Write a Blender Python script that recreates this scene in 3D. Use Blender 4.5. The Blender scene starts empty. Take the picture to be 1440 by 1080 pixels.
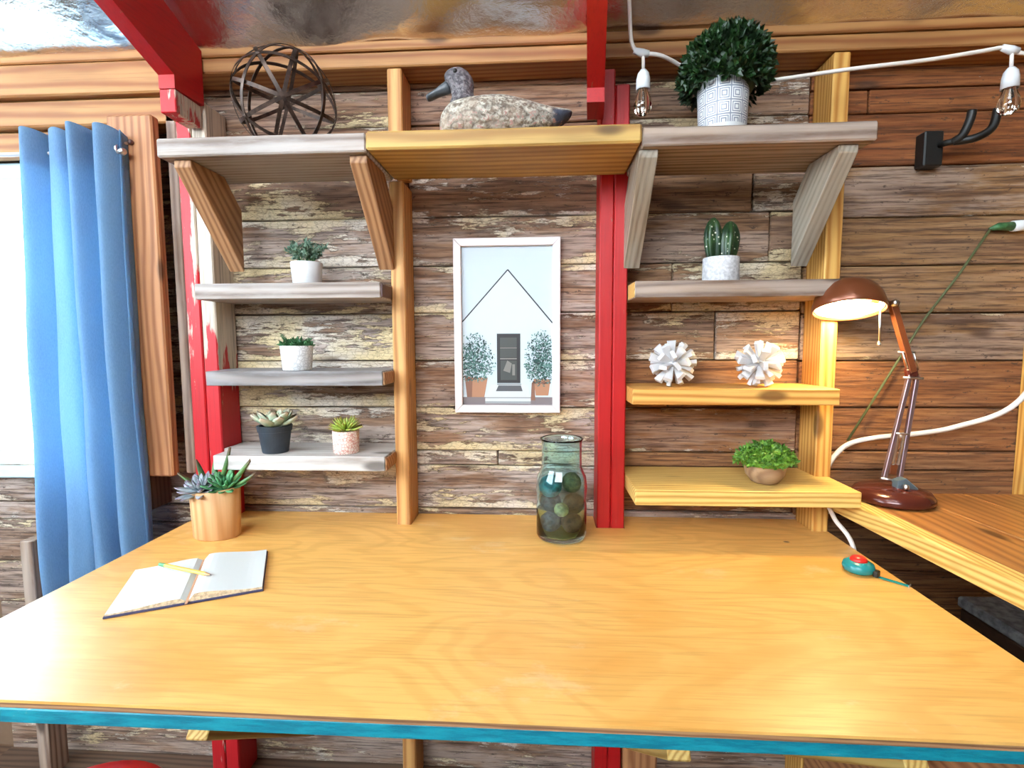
import bpy, bmesh, math, random
from mathutils import Vector, Matrix, Euler
random.seed(7)
PI = math.pi
SC = bpy.context.scene
COL = SC.collection

# ------------------------------------------------------------------ camera
F_PX = 720.0
cam_data = bpy.data.cameras.new('camera')
cam_data.sensor_fit = 'HORIZONTAL'
cam_data.sensor_width = 36.0
cam_data.lens = F_PX / 1440.0 * 36.0
cam_data.clip_start = 0.02
cam = bpy.data.objects.new('camera', cam_data)
COL.objects.link(cam)
def cam_matrix(yaw, pitch, roll):
    B = Matrix(((1, 0, 0), (0, 0, -1), (0, 1, 0)))
    cy, sy = math.cos(yaw), math.sin(yaw)
    Ry = Matrix(((cy, 0, sy), (0, 1, 0), (-sy, 0, cy)))
    cp, sp = math.cos(pitch), math.sin(pitch)
    Rx = Matrix(((1, 0, 0), (0, cp, -sp), (0, sp, cp)))
    cr, sr = math.cos(roll), math.sin(roll)
    Rz = Matrix(((cr, -sr, 0), (sr, cr, 0), (0, 0, 1)))
    M = Rz @ Rx @ Ry @ B
    return (Matrix(((1, 0, 0), (0, -1, 0), (0, 0, -1))) @ M).transposed()
cam.matrix_world = Matrix.Translation((0, -1.36, 1.21)) @ cam_matrix(math.radians(3.4), math.radians(4.86), math.radians(-0.27)).to_4x4()
SC.camera = cam

# ------------------------------------------------------------------ world, exposure
w = bpy.data.worlds.new('overcast_sky'); SC.world = w; w.use_nodes = True
bg = w.node_tree.nodes['Background']
bg.inputs['Color'].default_value = (0.80, 0.91, 1.0, 1)
bg.inputs['Strength'].default_value = 11.0
vs = SC.view_settings
vs.view_transform = 'Standard'; vs.look = 'None'; vs.gamma = 1.0; vs.use_curve_mapping = False
vs.exposure = 0.90

# ------------------------------------------------------------------ helpers: nodes
class G:
    def __init__(s, name):
        s.m = bpy.data.materials.new(name); s.m.use_nodes = True
        s.t = s.m.node_tree; s.t.nodes.clear()
        s.out = s.t.nodes.new('ShaderNodeOutputMaterial')
    def add(s, typ, ins=None, **attrs):
        n = s.t.nodes.new('ShaderNode' + typ)
        for k, v in attrs.items(): setattr(n, k, v)
        for k, v in (ins or {}).items(): s.put(n.inputs[k], v)
        return n
    def put(s, sock, v):
        if isinstance(v, bpy.types.NodeSocket): s.t.links.new(v, sock)
        elif isinstance(v, bpy.types.Node): s.t.links.new(v.outputs[0], sock)
        else:
            if sock.type == 'RGBA' and len(v) == 3: v = (*v, 1)
            sock.default_value = v
    def math(s, op, a, b=0.0, c=0.0, clamp=False):
        n = s.add('Math', {0: a, 1: b, 2: c}, operation=op); n.use_clamp = clamp
        return n.outputs[0]
    def vmath(s, op, a, b=(0, 0, 0)):
        return s.add('VectorMath', {0: a, 1: b}, operation=op).outputs[0]
    def noise(s, vec, scale=5., detail=4., rough=.55, dist=0.):
        return s.add('TexNoise', {'Vector': vec, 'Scale': scale, 'Detail': detail, 'Roughness': rough, 'Distortion': dist}).outputs[0]
    def mix(s, f, a, b, blend='MIX'):
        n = s.add('Mix', data_type='RGBA', blend_type=blend)
        s.put(n.inputs[0], f); s.put(n.inputs[6], a); s.put(n.inputs[7], b)
        return n.outputs[2]
    def step(s, v, lo, hi):
        return s.add('MapRange', {'Value': v, 'From Min': lo, 'From Max': hi}, interpolation_type='SMOOTHSTEP').outputs[0]
    def bsdf(s, **k):
        names = {'col': 'Base Color', 'rough': 'Roughness', 'metal': 'Metallic', 'normal': 'Normal', 'trans': 'Transmission Weight', 'ior': 'IOR', 'coat': 'Coat Weight', 'coatr': 'Coat Roughness', 'alpha': 'Alpha', 'spec': 'Specular IOR Level', 'ecol': 'Emission Color', 'estr': 'Emission Strength', 'sss': 'Subsurface Weight', 'sheen': 'Sheen Weight'}
        b = s.add('BsdfPrincipled')
        for kk, v in k.items(): s.put(b.inputs[names[kk]], v)
        return b.outputs[0]
    def bump(s, h, strength=.3, dist=.002):
        return s.add('Bump', {'Height': h, 'Strength': strength, 'Distance': dist}).outputs[0]
    def done(s, shader):
        s.put(s.out.inputs[0], shader); return s.m
    def coords(s):
        tc = s.add('TexCoord').outputs['Object']
        r = s.add('ObjectInfo').outputs['Random']
        off = s.add('CombineXYZ', {0: s.math('MULTIPLY', r, 31.), 1: s.math('MULTIPLY', r, 17.3), 2: s.math('MULTIPLY', r, 11.7)}).outputs[0]
        return tc, s.vmath('ADD', tc, off), r

def plain(name, col, rough=.5, metal=0., var=0., vscale=30., bumps=0., **k):
    g = G(name); c = col; nrm = {}
    if var or bumps:
        _, v, _ = g.coords(); n = g.noise(v, vscale, 5.)
        if var: c = g.mix(g.step(n, .3, .7), tuple(x * (1 - var) for x in col), tuple(min(1, x * (1 + var)) for x in col))
        if bumps: nrm = {'normal': g.bump(n, bumps)}
    return g.done(g.bsdf(col=c, rough=rough, metal=metal, **nrm, **k))

def wood(name, light, dark, rough=.6, ring=46., contrast=1., fibre=.5, knots=True, weather=0., wcol=(.42, .40, .38), bmp=.35, blotch=.35, coat=0.):
    """grain runs along the local X axis of each board"""
    g = G(name); tc, v, r = g.coords()
    s = g.vmath('MULTIPLY', v, (.10, 1., 1.))
    warp = g.noise(g.vmath('MULTIPLY', v, (.8, 6., 6.)), 1., 2.)
    s2 = g.vmath('ADD', s, g.add('CombineXYZ', {0: 0., 1: g.math('MULTIPLY', warp, .040), 2: g.math('MULTIPLY', warp, .034)}).outputs[0])
    wv = g.add('TexWave', {'Vector': s2, 'Scale': ring * .75, 'Distortion': 2.6, 'Detail': 2., 'Detail Scale': 1.3, 'Detail Roughness': .6}, wave_type='RINGS', rings_direction='X').outputs['Fac']
    wv = g.math('POWER', wv, 1.6)
    fb = g.noise(g.vmath('MULTIPLY', v, (5., 190., 190.)), 1., 3., .65)
    col = g.mix(g.math('MULTIPLY', wv, contrast, clamp=True), light, dark)
    mid = tuple((a * .55 + b * .45) * .62 for a, b in zip(light, dark))
    col = g.mix(g.math('MULTIPLY', g.step(fb, .48, .78), fibre), col, mid)
    bl = g.noise(g.vmath('MULTIPLY', v, (3., 9., 9.)), 1., 3.)
    col = g.mix(g.math('MULTIPLY', g.step(bl, .42, .72), blotch), col, tuple(a * .62 for a in dark))
    if weather:
        wn = g.noise(g.vmath('MULTIPLY', v, (4., 26., 26.)), 1., 6., .65)
        col = g.mix(g.math('MULTIPLY', g.step(wn, .38, .62), weather), col, wcol)
    if knots:
        vo = g.add('TexVoronoi', {'Vector': g.vmath('MULTIPLY', v, (3.4, 9., 9.)), 'Scale': 1.}).outputs['Distance']
        k = g.math('SUBTRACT', 1., g.step(vo, .07, .16))
        col = g.mix(g.math('MULTIPLY', k, .85), col, tuple(a * .28 for a in dark))
    h = g.math('ADD', g.math('MULTIPLY', fb, .7), g.math('MULTIPLY', wv, -.35))
    return g.done(g.bsdf(col=col, rough=rough, normal=g.bump(h, bmp, .0015), coat=coat, coatr=.25))

def painted(name, paint, under, peel=.0, cream=(.66, .54, .42), rough=.45, lo=.14, hi=.42):
    g = G(name); tc, v, r = g.coords()
    fb = g.noise(g.vmath('MULTIPLY', v, (5., 150., 150.)), 1., 3., .65)
    col = g.mix(g.math('MULTIPLY', g.step(fb, .45, .8), .45), paint, tuple(a * .5 for a in paint))
    chips = g.step(g.noise(g.vmath('MULTIPLY', v, (14., 60., 60.)), 1., 6., .7), .66, .70)
    col = g.mix(chips, col, under)
    if peel:
        sep = g.add('SeparateXYZ', {0: tc}).outputs
        pn = g.noise(g.vmath('MULTIPLY', v, (3.6, 24., 24.)), 1., 7., .62)
        # old cream coat shows on the upper stretch of this board
        fall = g.step(sep[0], lo, hi)
        msk = g.step(g.math('ADD', pn, g.math('MULTIPLY', fall, peel)), .66, .70)
        cr = g.mix(g.step(fb, .42, .7), cream, tuple(a * .5 for a in cream))
        crack = g.step(g.noise(g.vmath('MULTIPLY', v, (4., 90., 90.)), 1., 5., .7), .60, .66)
        cr = g.mix(g.math('MULTIPLY', crack, .7), cr, (.35, .22, .13))
        col = g.mix(msk, col, cr)
    return g.done(g.bsdf(col=col, rough=rough, normal=g.bump(fb, .3, .0012)))

# ------------------------------------------------------------------ helpers: objects
def link(o, parent=None):
    COL.objects.link(o)
    if parent: o.parent = parent
    return o
def tag(o, label=None, cat=None, group=None, kind=None):
    if label: o['label'] = label
    if cat: o['category'] = cat
    if group: o['group'] = group
    if kind: o['kind'] = kind
    return o
def obj(name, me, mat=None, parent=None, loc=(0, 0, 0), rot=(0, 0, 0), smooth=False):
    if isinstance(me, bmesh.types.BMesh):
        b = me; me = bpy.data.meshes.new(name); b.normal_update(); b.to_mesh(me); b.free()
    if smooth:
        for p in me.polygons: p.use_smooth = True
    if mat and not me.materials: me.materials.append(mat)
    o = bpy.data.objects.new(name, me); link(o, parent)
    o.location = loc; o.rotation_euler = rot
    return o
def thing(name, label, cat, loc=(0, 0, 0), rotz=0., group=None):
    o = bpy.data.objects.new(name, None); link(o); o.empty_display_size = .05
    o.location = loc; o.rotation_euler = (0, 0, rotz)
    return tag(o, label, cat, group)
def add_box(bm, lo, hi, M=None):
    vs_ = [bm.verts.new((x, y, z)) for x in (lo[0], hi[0]) for y in (lo[1], hi[1]) for z in (lo[2], hi[2])]
    f = ((0, 1, 3, 2), (4, 6, 7, 5), (0, 4, 5, 1), (2, 3, 7, 6), (0, 2, 6, 4), (1, 5, 7, 3))
    fs = [bm.faces.new([vs_[i] for i in q]) for q in f]
    if M is not None: bmesh.ops.transform(bm, matrix=M, verts=vs_)
    return fs
def box_bm(lo, hi, bev=.002, seg=1):
    bm = bmesh.new(); add_box(bm, lo, hi)
    if bev: bmesh.ops.bevel(bm, geom=list(bm.edges), offset=bev, segments=seg, affect='EDGES', profile=.6)
    bmesh.ops.recalc_face_normals(bm, faces=bm.faces)
    return bm
RX, RY, RZ = (0, 0, 0), (0, 0, PI / 2), (0, -PI / 2, 0)   # length along world X, Y, Z
def board(name, lo, hi, axis, mat, parent=None, bev=.002, base=(0, 0, 0), wob=0.):
    """board between two world corners; its local X axis is its length"""
    c = [(a + b) / 2 - p for a, b, p in zip(lo, hi, base)]
    d = [b - a for a, b in zip(lo, hi)]
    if axis == 'X': L, W, T, rot = d[0], d[1], d[2], RX
    elif axis == 'Y': L, W, T, rot = d[1], d[0], d[2], RY
    else: L, W, T, rot = d[2], d[1], d[0], RZ
    bm = box_bm((-L / 2, -W / 2, -T / 2), (L / 2, W / 2, T / 2), bev)
    if wob:
        n = max(2, int(L / .12))
        for i in range(1, n):
            bmesh.ops.bisect_plane(bm, geom=bm.verts[:] + bm.edges[:] + bm.faces[:], plane_co=(-L / 2 + L * i / n, 0, 0), plane_no=(1, 0, 0))
        ph = random.random() * 6
        for v in bm.verts:
            v.co.z += wob * (math.sin(v.co.x * 9 + ph) * .6 + random.uniform(-.4, .4)) * (1 if v.co.z > 0 else .5)
            v.co.y += wob * .4 * random.uniform(-1, 1)
    return obj(name, bm, mat, parent, c, rot)
def prism(pts, z0, z1, bev=0.):
    bm = bmesh.new()
    lo = [bm.verts.new((x, y, z0)) for x, y in pts]; hi = [bm.verts.new((x, y, z1)) for x, y in pts]
    n = len(pts); bm.faces.new(lo[::-1]); bm.faces.new(hi)
    for i in range(n): bm.faces.new((lo[i], lo[(i + 1) % n], hi[(i + 1) % n], hi[i]))
    if bev: bmesh.ops.bevel(bm, geom=list(bm.edges), offset=bev, segments=1, affect='EDGES')
    bmesh.ops.recalc_face_normals(bm, faces=bm.faces)
    return bm
def lathe(prof, n=32, sx=1., sy=1., closed=False):
    """prof: (r, z) list; makes UVs u=angle v=height"""
    bm = bmesh.new(); uvl = bm.loops.layers.uv.new('UVMap'); rings = []
    for r, z in prof:
        rings.append([bm.verts.new((r * sx * math.cos(2 * PI * i / n), r * sy * math.sin(2 * PI * i / n), z)) for i in range(n)] if r > 1e-6 else [bm.verts.new((0, 0, z))])
    zs = [p[1] for p in prof]; z0, z1 = min(zs), max(zs)
    def face(vsq, us):
        f = bm.faces.new(vsq)
        for l, u in zip(f.loops, us): l[uvl].uv = (u / n, (l.vert.co.z - z0) / max(1e-6, z1 - z0))
    for a, b in zip(rings[:-1], rings[1:]):
        for i in range(n):
            j = (i + 1) % n
            if len(a) == 1 and len(b) == 1: continue
            if len(a) == 1: face((a[0], b[j], b[i]), (i, i + 1, i))
            elif len(b) == 1: face((a[i], a[j], b[0]), (i, i + 1, i))
            else: face((a[i], a[j], b[j], b[i]), (i, i + 1, i + 1, i))
    bmesh.ops.recalc_face_normals(bm, faces=bm.faces)
    return bm
def tube(pts, r, n=10, cap=True, taper=None):
    bm = bmesh.new(); pts = [Vector(p) for p in pts]; rings = []; up = Vector((0, 0, 1))
    for i, p in enumerate(pts):
        t = (pts[min(i + 1, len(pts) - 1)] - pts[max(i - 1, 0)]).normalized()
        if abs(t.dot(up)) > .95: up = Vector((1, 0, 0)) if abs(t.x) < .9 else Vector((0, 1, 0))
        a = t.cross(up).normalized(); b = a.cross(t).normalized(); up = b
        rr = r if taper is None else taper[i]
        rings.append([bm.verts.new(p + (a * math.cos(2 * PI * k / n) + b * math.sin(2 * PI * k / n)) * rr) for k in range(n)])
    for a, b in zip(rings[:-1], rings[1:]):
        for k in range(n): bm.faces.new((a[k], a[(k + 1) % n], b[(k + 1) % n], b[k]))
    if cap: bm.faces.new(rings[0][::-1]); bm.faces.new(rings[-1])
    bmesh.ops.recalc_face_normals(bm, faces=bm.faces)
    return bm
def smooth_path(pts, k=8):
    P = [Vector(p) for p in pts]; P = [P[0]] + P + [P[-1]]; out = []
    for i in range(1, len(P) - 2):
        for j in range(k):
            t = j / k; a, b, c, d = P[i - 1], P[i], P[i + 1], P[i + 2]
            out.append(.5 * ((2 * b) + (c - a) * t + (2 * a - 5 * b + 4 * c - d) * t * t + (3 * b - a - 3 * c + d) * t ** 3))
    out.append(P[-2]); return out
def join_bm(dst, src):
    me = bpy.data.meshes.new('tmp'); src.to_mesh(me); src.free(); dst.from_mesh(me); bpy.data.meshes.remove(me)

# ------------------------------------------------------------------ materials
def siding():
    g = G('peeling_siding'); tc, v, r = g.coords()
    ci = g.add('SeparateColor', {0: g.add('ObjectInfo').outputs['Color']}).outputs
    paint_amt, red, bright = ci[0], ci[1], ci[2]
    warp = g.noise(g.vmath('MULTIPLY', v, (1.4, 7., 7.)), 1., 3.)
    s2 = g.vmath('ADD', g.vmath('MULTIPLY', v, (.10, 1., 1.)), g.add('CombineXYZ', {0: 0., 1: g.math('MULTIPLY', warp, .05), 2: g.math('MULTIPLY', warp, .075)}).outputs[0])
    wv = g.add('TexWave', {'Vector': s2, 'Scale': 34., 'Distortion': 3.6, 'Detail': 3., 'Detail Scale': 1.5, 'Detail Roughness': .65}, wave_type='RINGS', rings_direction='X').outputs['Fac']
    fb = g.noise(g.vmath('MULTIPLY', v, (6., 170., 170.)), 1., 4., .7)
    wv = g.math('ADD', g.math('MULTIPLY', wv, .45), g.math('MULTIPLY', g.step(g.noise(g.vmath('MULTIPLY', v, (2.5, 60., 60.)), 1., 5., .7), .35, .68), .55))
    grey = g.mix(wv, (.36, .225, .15), (.145, .075, .043))
    rust = g.mix(wv, (.36, .13, .038), (.19, .052, .013))
    gold = g.math('SUBTRACT', 1., g.add('ObjectInfo').outputs['Alpha'])
    col = g.mix(red, grey, rust)
    col = g.mix(gold, col, g.mix(wv, (.42, .235, .085), (.20, .095, .03)))
    pale = g.noise(g.vmath('MULTIPLY', v, (3.5, 22., 22.)), 1., 5., .65)
    col = g.mix(g.math('MULTIPLY', g.step(pale, .40, .58), g.math('MULTIPLY', bright, .8)), col, (.53, .43, .375))
    col = g.mix(g.math('MULTIPLY', g.step(fb, .45, .66), .85), col, g.mix(red, (.045, .026, .018), (.08, .025, .009)))
    stain = g.noise(g.vmath('MULTIPLY', v, (2.2, 13., 13.)), 1., 4., .6)
    col = g.mix(g.math('MULTIPLY', g.step(stain, .50, .70), .55), col, g.mix(red, (.09, .05, .034), (.13, .04, .012)))
    # peeling coats: large sheets broken by fine flaking
    big = g.noise(g.vmath('MULTIPLY', v, (4.2, 15., 15.)), 1., 3., .6)
    fine = g.noise(g.vmath('MULTIPLY', v, (16., 95., 95.)), 1., 7., .74)
    sep = g.add('SeparateXYZ', {0: tc}).outputs
    edge = g.math('MULTIPLY', g.step(g.math('ABSOLUTE', sep[2]), .025, .062), .11)
    f = g.math('ADD', g.math('ADD', g.math('MULTIPLY', big, .50), g.math('MULTIPLY', fine, .57)), edge)
    thr = g.math('SUBTRACT', .79, g.math('MULTIPLY', paint_amt, .36))
    msk = g.step(g.math('SUBTRACT', f, thr), -.008, .012)
    pc = g.mix(g.step(g.noise(v, 5., 3.), .38, .62), (.70, .56, .32), (.70, .62, .54))
    pc = g.mix(g.math('MULTIPLY', g.step(fb, .46, .68), .7), pc, (.34, .24, .15))
    crack = g.step(g.noise(g.vmath('MULTIPLY', v, (60., 90., 60.)), 1., 5., .75), .58, .63)
    wob_ = g.add('VectorMath', {0: g.vmath('MULTIPLY', v, (55., 110., 110.)), 1: g.add('TexNoise', {'Vector': v, 'Scale': 55., 'Detail': 5.}).outputs[1]}, operation='ADD').outputs[0]
    alli = g.add('TexVoronoi', {'Vector': wob_, 'Scale': 1.}, feature='DISTANCE_TO_EDGE').outputs['Distance']
    crack = g.math('MAXIMUM', crack, g.math('SUBTRACT', 1., g.step(alli, .0, .10)))
    pc = g.mix(g.math('MULTIPLY', crack, .42), pc, (.16, .10, .065))
    col = g.mix(msk, col, pc)
    pits = g.step(g.noise(g.vmath('MULTIPLY', v, (34., 80., 80.)), 1., 6., .74), .59, .66)
    col = g.mix(g.math('MULTIPLY', pits, .8), col, (.05, .03, .022))
    vo = g.add('TexVoronoi', {'Vector': g.vmath('MULTIPLY', v, (3.2, 8., 8.)), 'Scale': 1.}).outputs['Distance']
    kn = g.math('SUBTRACT', 1., g.step(vo, .05, .15))
    col = g.mix(g.math('MULTIPLY', kn, .8), col, (.07, .03, .016))
    h = g.math('ADD', g.math('MULTIPLY', msk, .5), g.math('ADD', g.math('MULTIPLY', fb, .5), g.math('MULTIPLY', fine, .4)))
    return g.done(g.bsdf(col=col, rough=.8, normal=g.bump(h, 1., .005)))
M = {}
M['siding'] = siding()
M['pine'] = wood('yellow_pine', (.76, .43, .11), (.50, .20, .03), ring=40, blotch=.2, fibre=.35)
M['pine_pale'] = wood('pale_pine', (.80, .55, .17), (.52, .27, .05), ring=48, blotch=.12, fibre=.3)
M['stud'] = wood('orange_stud', (.70, .38, .13), (.44, .18, .045), ring=30, blotch=.35)
M['plate'] = wood('plate_lumber', (.45, .215, .068), (.28, .095, .023), ring=26, blotch=.4)
M['trim'] = wood('cedar_trim', (.52, .24, .10), (.30, .11, .04), ring=36, blotch=.4)
M['grey'] = wood('weathered_grey', (.40, .33, .285), (.19, .135, .105), ring=30, weather=.45, wcol=(.46, .43, .41), fibre=.6, blotch=.45)
M['bleached'] = wood('bleached_plank', (.62, .57, .53), (.36, .30, .26), ring=26, weather=.5, wcol=(.66, .64, .62), fibre=.5, blotch=.3)
M['greydark'] = wood('weathered_dark_grey', (.34, .30, .28), (.14, .115, .105), ring=30, weather=.5, wcol=(.33, .34, .37), fibre=.6, blotch=.7)
M['greybrown'] = wood('weathered_brown', (.42, .30, .22), (.15, .082, .05), ring=26, weather=.3, wcol=(.44, .39, .36), fibre=.6)
M['shelfmid'] = wood('aged_amber', (.58, .36, .10), (.34, .17, .04), ring=20, blotch=.5, fibre=.5)
M['brace'] = wood('brown_brace', (.46, .24, .11), (.25, .105, .04), ring=36, blotch=.45)
M['bracegrey'] = wood('grey_brace', (.38, .30, .22), (.20, .14, .09), ring=40, weather=.5, wcol=(.38, .35, .29), fibre=.6)
M['counter'] = wood('stained_counter', (.45, .20, .055), (.26, .095, .022), ring=22, rough=.4, blotch=.4, coat=.2)
M['darkwood'] = wood('dark_timber', (.13, .075, .045), (.06, .032, .02), ring=30)
M['floor'] = wood('floor_boards', (.16, .09, .05), (.08, .04, .022), ring=24)
M['red'] = painted('red_paint', (.44, .005, .006), (.30, .10, .06))
M['redpeel'] = painted('red_paint_peeling', (.52, .008, .014), (.50, .32, .22), peel=.17)
M['stripped'] = painted('stripped_block', (.50, .008, .014), (.50, .32, .22), peel=.20, lo=-9., hi=-8.)
M['redpeel2'] = painted('red_paint_stripped', (.52, .008, .014), (.50, .32, .22), peel=.36)
def desk_mat():
    g = G('birch_plywood'); tc, v, r = g.coords()
    a = g.noise(g.vmath('MULTIPLY', tc, (1.5, 4.6, 1.)), 1., 2.5, .5, .4)
    sw = g.math('SINE', g.math('MULTIPLY', a, 95.))
    sw = g.step(sw, -.2, 1.)
    fib = g.noise(g.vmath('MULTIPLY', tc, (8., 170., 10.)), 1., 3., .6)
    bl = g.noise(g.vmath('MULTIPLY', tc, (3., 5., 1.)), 1., 4., .55)
    col = g.mix(g.math('MULTIPLY', sw, .38), (.85, .475, .13), (.66, .31, .06))
    col = g.mix(g.math('MULTIPLY', g.step(fib, .45, .70), .55), col, (.58, .29, .065))
    col = g.mix(g.math('MULTIPLY', g.step(bl, .50, .70), .6), col, (.68, .30, .05))
    wear = g.noise(g.vmath('MULTIPLY', tc, (5., 9., 1.)), 1., 6., .7)
    col = g.mix(g.math('MULTIPLY', g.step(wear, .60, .70), .35), col, (.80, .60, .34))
    sp = g.add('TexVoronoi', {'Vector': g.vmath('MULTIPLY', tc, (5., 7., 1.)), 'Scale': 1.}).outputs['Distance']
    col = g.mix(g.math('SUBTRACT', 1., g.step(sp, .02, .045)), col, (.16, .07, .02))
    return g.done(g.bsdf(col=col, rough=g.math('ADD', .34, g.math('MULTIPLY', wear, .2)), normal=g.bump(fib, .12, .0008), coat=.30, coatr=.34, spec=.5))
M['desk'] = desk_mat()
M['plyedge'] = wood('plywood_edge', (.46, .24, .11), (.22, .10, .045), ring=70, knots=False)
def teal_mat():
    g = G('teal_paint'); tc, v, r = g.coords()
    n = g.noise(g.vmath('MULTIPLY', v, (14., 90., 90.)), 1., 6., .7)
    col = g.mix(g.step(n, .35, .65), (.0, .15, .22), (.004, .27, .34))
    col = g.mix(g.step(n, .66, .70), col, (.35, .36, .28))
    col = g.mix(g.math('SUBTRACT', 1., g.step(n, .28, .33)), col, (.02, .06, .07))
    return g.done(g.bsdf(col=col, rough=.5, normal=g.bump(n, .6, .002)))
M['teal'] = teal_mat()
def foil_mat():
    g = G('foil_insulation'); tc, v, r = g.coords()
    a = g.noise(tc, 6., 3., .5); b = g.noise(tc, 38., 4., .6)
    h = g.math('ADD', g.math('MULTIPLY', a, 1.), g.math('MULTIPLY', b, .24))
    return g.done(g.bsdf(col=(.80, .78, .75), metal=1., rough=.21, normal=g.bump(h, .28, .02)))
M['foil'] = foil_mat()
def curtain_mat():
    g = G('blue_linen'); tc, v, r = g.coords()
    wv = g.noise(g.vmath('MULTIPLY', tc, (700., 700., 160.)), 1., 2.)
    bl = g.noise(g.vmath('MULTIPLY', tc, (20., 20., 6.)), 1., 5.)
    c = g.mix(g.step(wv, .3, .7), (.15, .28, .45), (.24, .40, .57))
    c = g.mix(g.math('MULTIPLY', g.step(bl, .4, .7), .3), c, (.24, .44, .64))
    d = g.bsdf(col=c, rough=.85, normal=g.bump(wv, .2, .001), sheen=.2)
    t = g.add('BsdfTranslucent', {'Color': g.mix(.65, c, (.44, .74, .98))}).outputs[0]
    return g.done(g.add('MixShader', {0: .48, 1: d, 2: t}).outputs[0])
M['curtain'] = curtain_mat()
M['white'] = plain('white_ceramic', (.70, .71, .72), .35, var=.06)
M['whitematte'] = plain('white_paint', (.62, .60, .60), .55, var=.05)
M['frame'] = plain('white_pink_frame', (.74, .66, .65), .45, var=.04)
M['vinyl'] = plain('window_vinyl', (.55, .75, .85), .4)
M['wire'] = plain('white_cord', (.78, .70, .64), .45)
M['metal'] = plain('brushed_nickel', (.72, .70, .68), .28, 1.)
M['blackmetal'] = plain('black_metal', (.018, .017, .016), .45, .3)
M['bronze'] = plain('dark_bronze_band', (.060, .036, .026), .45, .55, var=.5, vscale=60)
M['soil'] = plain('potting_soil', (.06, .04, .03), .95, var=.5, vscale=120, bumps=.8)
M['darkpot'] = plain('dark_plastic', (.022, .032, .045), .5, var=.15)
M['clay'] = wood('wood_bowl', (.40, .25, .14), (.27, .15, .08), ring=30, knots=False)
M['potwood'] = wood('pale_wood_pot', (.72, .42, .20), (.55, .27, .10), ring=26, knots=False, fibre=.35, blotch=.2)
M['page'] = plain('paper', (.66, .69, .68), .8)
M['pageedge'] = plain('paper_edge', (.62, .50, .34), .8, var=.3, vscale=200)
M['navy'] = plain('navy_cover', (.035, .035, .10), .6)
M['pencil'] = plain('yellow_pencil', (.80, .54, .05), .4)
M['ferrule'] = plain('green_ferrule', (.16, .42, .20), .35, .4)
M['graphite'] = plain('graphite', (.10, .10, .11), .4)
M['ribbon'] = plain('ribbon', (.62, .34, .20), .6)
M['maroon'] = plain('maroon_enamel', (.085, .018, .012), .18, .2)
M['lampbrown'] = plain('brown_enamel', (.20, .058, .022), .28, .35)
M['lampsteel'] = plain('violet_steel', (.34, .24, .25), .35, .8)
M['bluegrey'] = plain('blue_grey_plastic', (.08, .11, .13), .45)
M['tealplastic'] = plain('teal_plastic', (.015, .22, .24), .25)
M['redplastic'] = plain('red_plastic', (.62, .02, .015), .3)
M['brown'] = plain('brown_cap', (.10, .045, .04), .5)
M['slab'] = plain('grey_slab', (.24, .26, .27), .7, var=.4, vscale=60, bumps=.4)
M['chest'] = plain('chest_brown', (.06, .035, .022), .55, var=.3)
M['greencord'] = plain('green_cord', (.10, .12, .045), .6)
M['ground'] = plain('pale_ground', (.55, .53, .48), .9, var=.15, vscale=2)
M['clapboard'] = plain('pale_clapboard', (.80, .70, .68), .8)
M['siding_out'] = plain('wall_sheathing', (.20, .12, .07), .9, var=.2, vscale=6)
def leaf_mat(name, c0, c1, scale=14., rough=.45, tip=None):
    g = G(name); tc, v, r = g.coords()
    n = g.noise(v, scale, 4.)
    c = g.mix(g.step(n, .35, .65), c0, c1)
    c = g.mix(g.math('MULTIPLY', r, .35), c, tuple(min(1, a * 1.5) for a in c1))
    if tip:
        z = g.add('SeparateXYZ', {0: tc}).outputs
        c = g.mix(g.step(z[0], .7, 1.), c, tip)
    return g.done(g.bsdf(col=c, rough=rough, sss=.0))
M['boxwood'] = leaf_mat('boxwood_leaf', (.004, .017, .004), (.013, .050, .008), 60.)
M['herb'] = leaf_mat('sage_leaf', (.05, .13, .085), (.22, .33, .24), 90.)
M['moss'] = leaf_mat('moss_leaf', (.035, .14, .01), (.16, .32, .03), 70.)
M['fern'] = leaf_mat('dark_fern_leaf', (.02, .09, .03), (.06, .20, .07), 70.)
M['succ_pale'] = leaf_mat('pale_succulent', (.22, .34, .20), (.46, .52, .38), 3., tip=(.55, .42, .30))
M['succ_lime'] = leaf_mat('lime_succulent', (.22, .34, .03), (.45, .55, .10), 3., tip=(.35, .25, .05))
M['succ_blue'] = leaf_mat('blue_succulent', (.16, .20, .23), (.36, .40, .42), 3., tip=(.32, .26, .36))
M['succ_green'] = leaf_mat('green_succulent', (.02, .15, .05), (.10, .32, .13), 3.)
M['aloe'] = leaf_mat('aloe_leaf', (.03, .11, .03), (.12, .25, .07), 3., tip=(.16, .09, .05))
def cactus_mat():
    g = G('cactus_skin'); tc, v, r = g.coords()
    c = g.mix(g.step(g.noise(tc, 40., 3.), .4, .6), (.007, .028, .008), (.028, .07, .02))
    vo = g.add('TexVoronoi', {'Vector': tc, 'Scale': 95.}).outputs['Distance']
    c = g.mix(g.math('SUBTRACT', 1., g.step(vo, .14, .24)), c, (.62, .60, .48))
    return g.done(g.bsdf(col=c, rough=.4))
M['cactus'] = cactus_mat()
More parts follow.
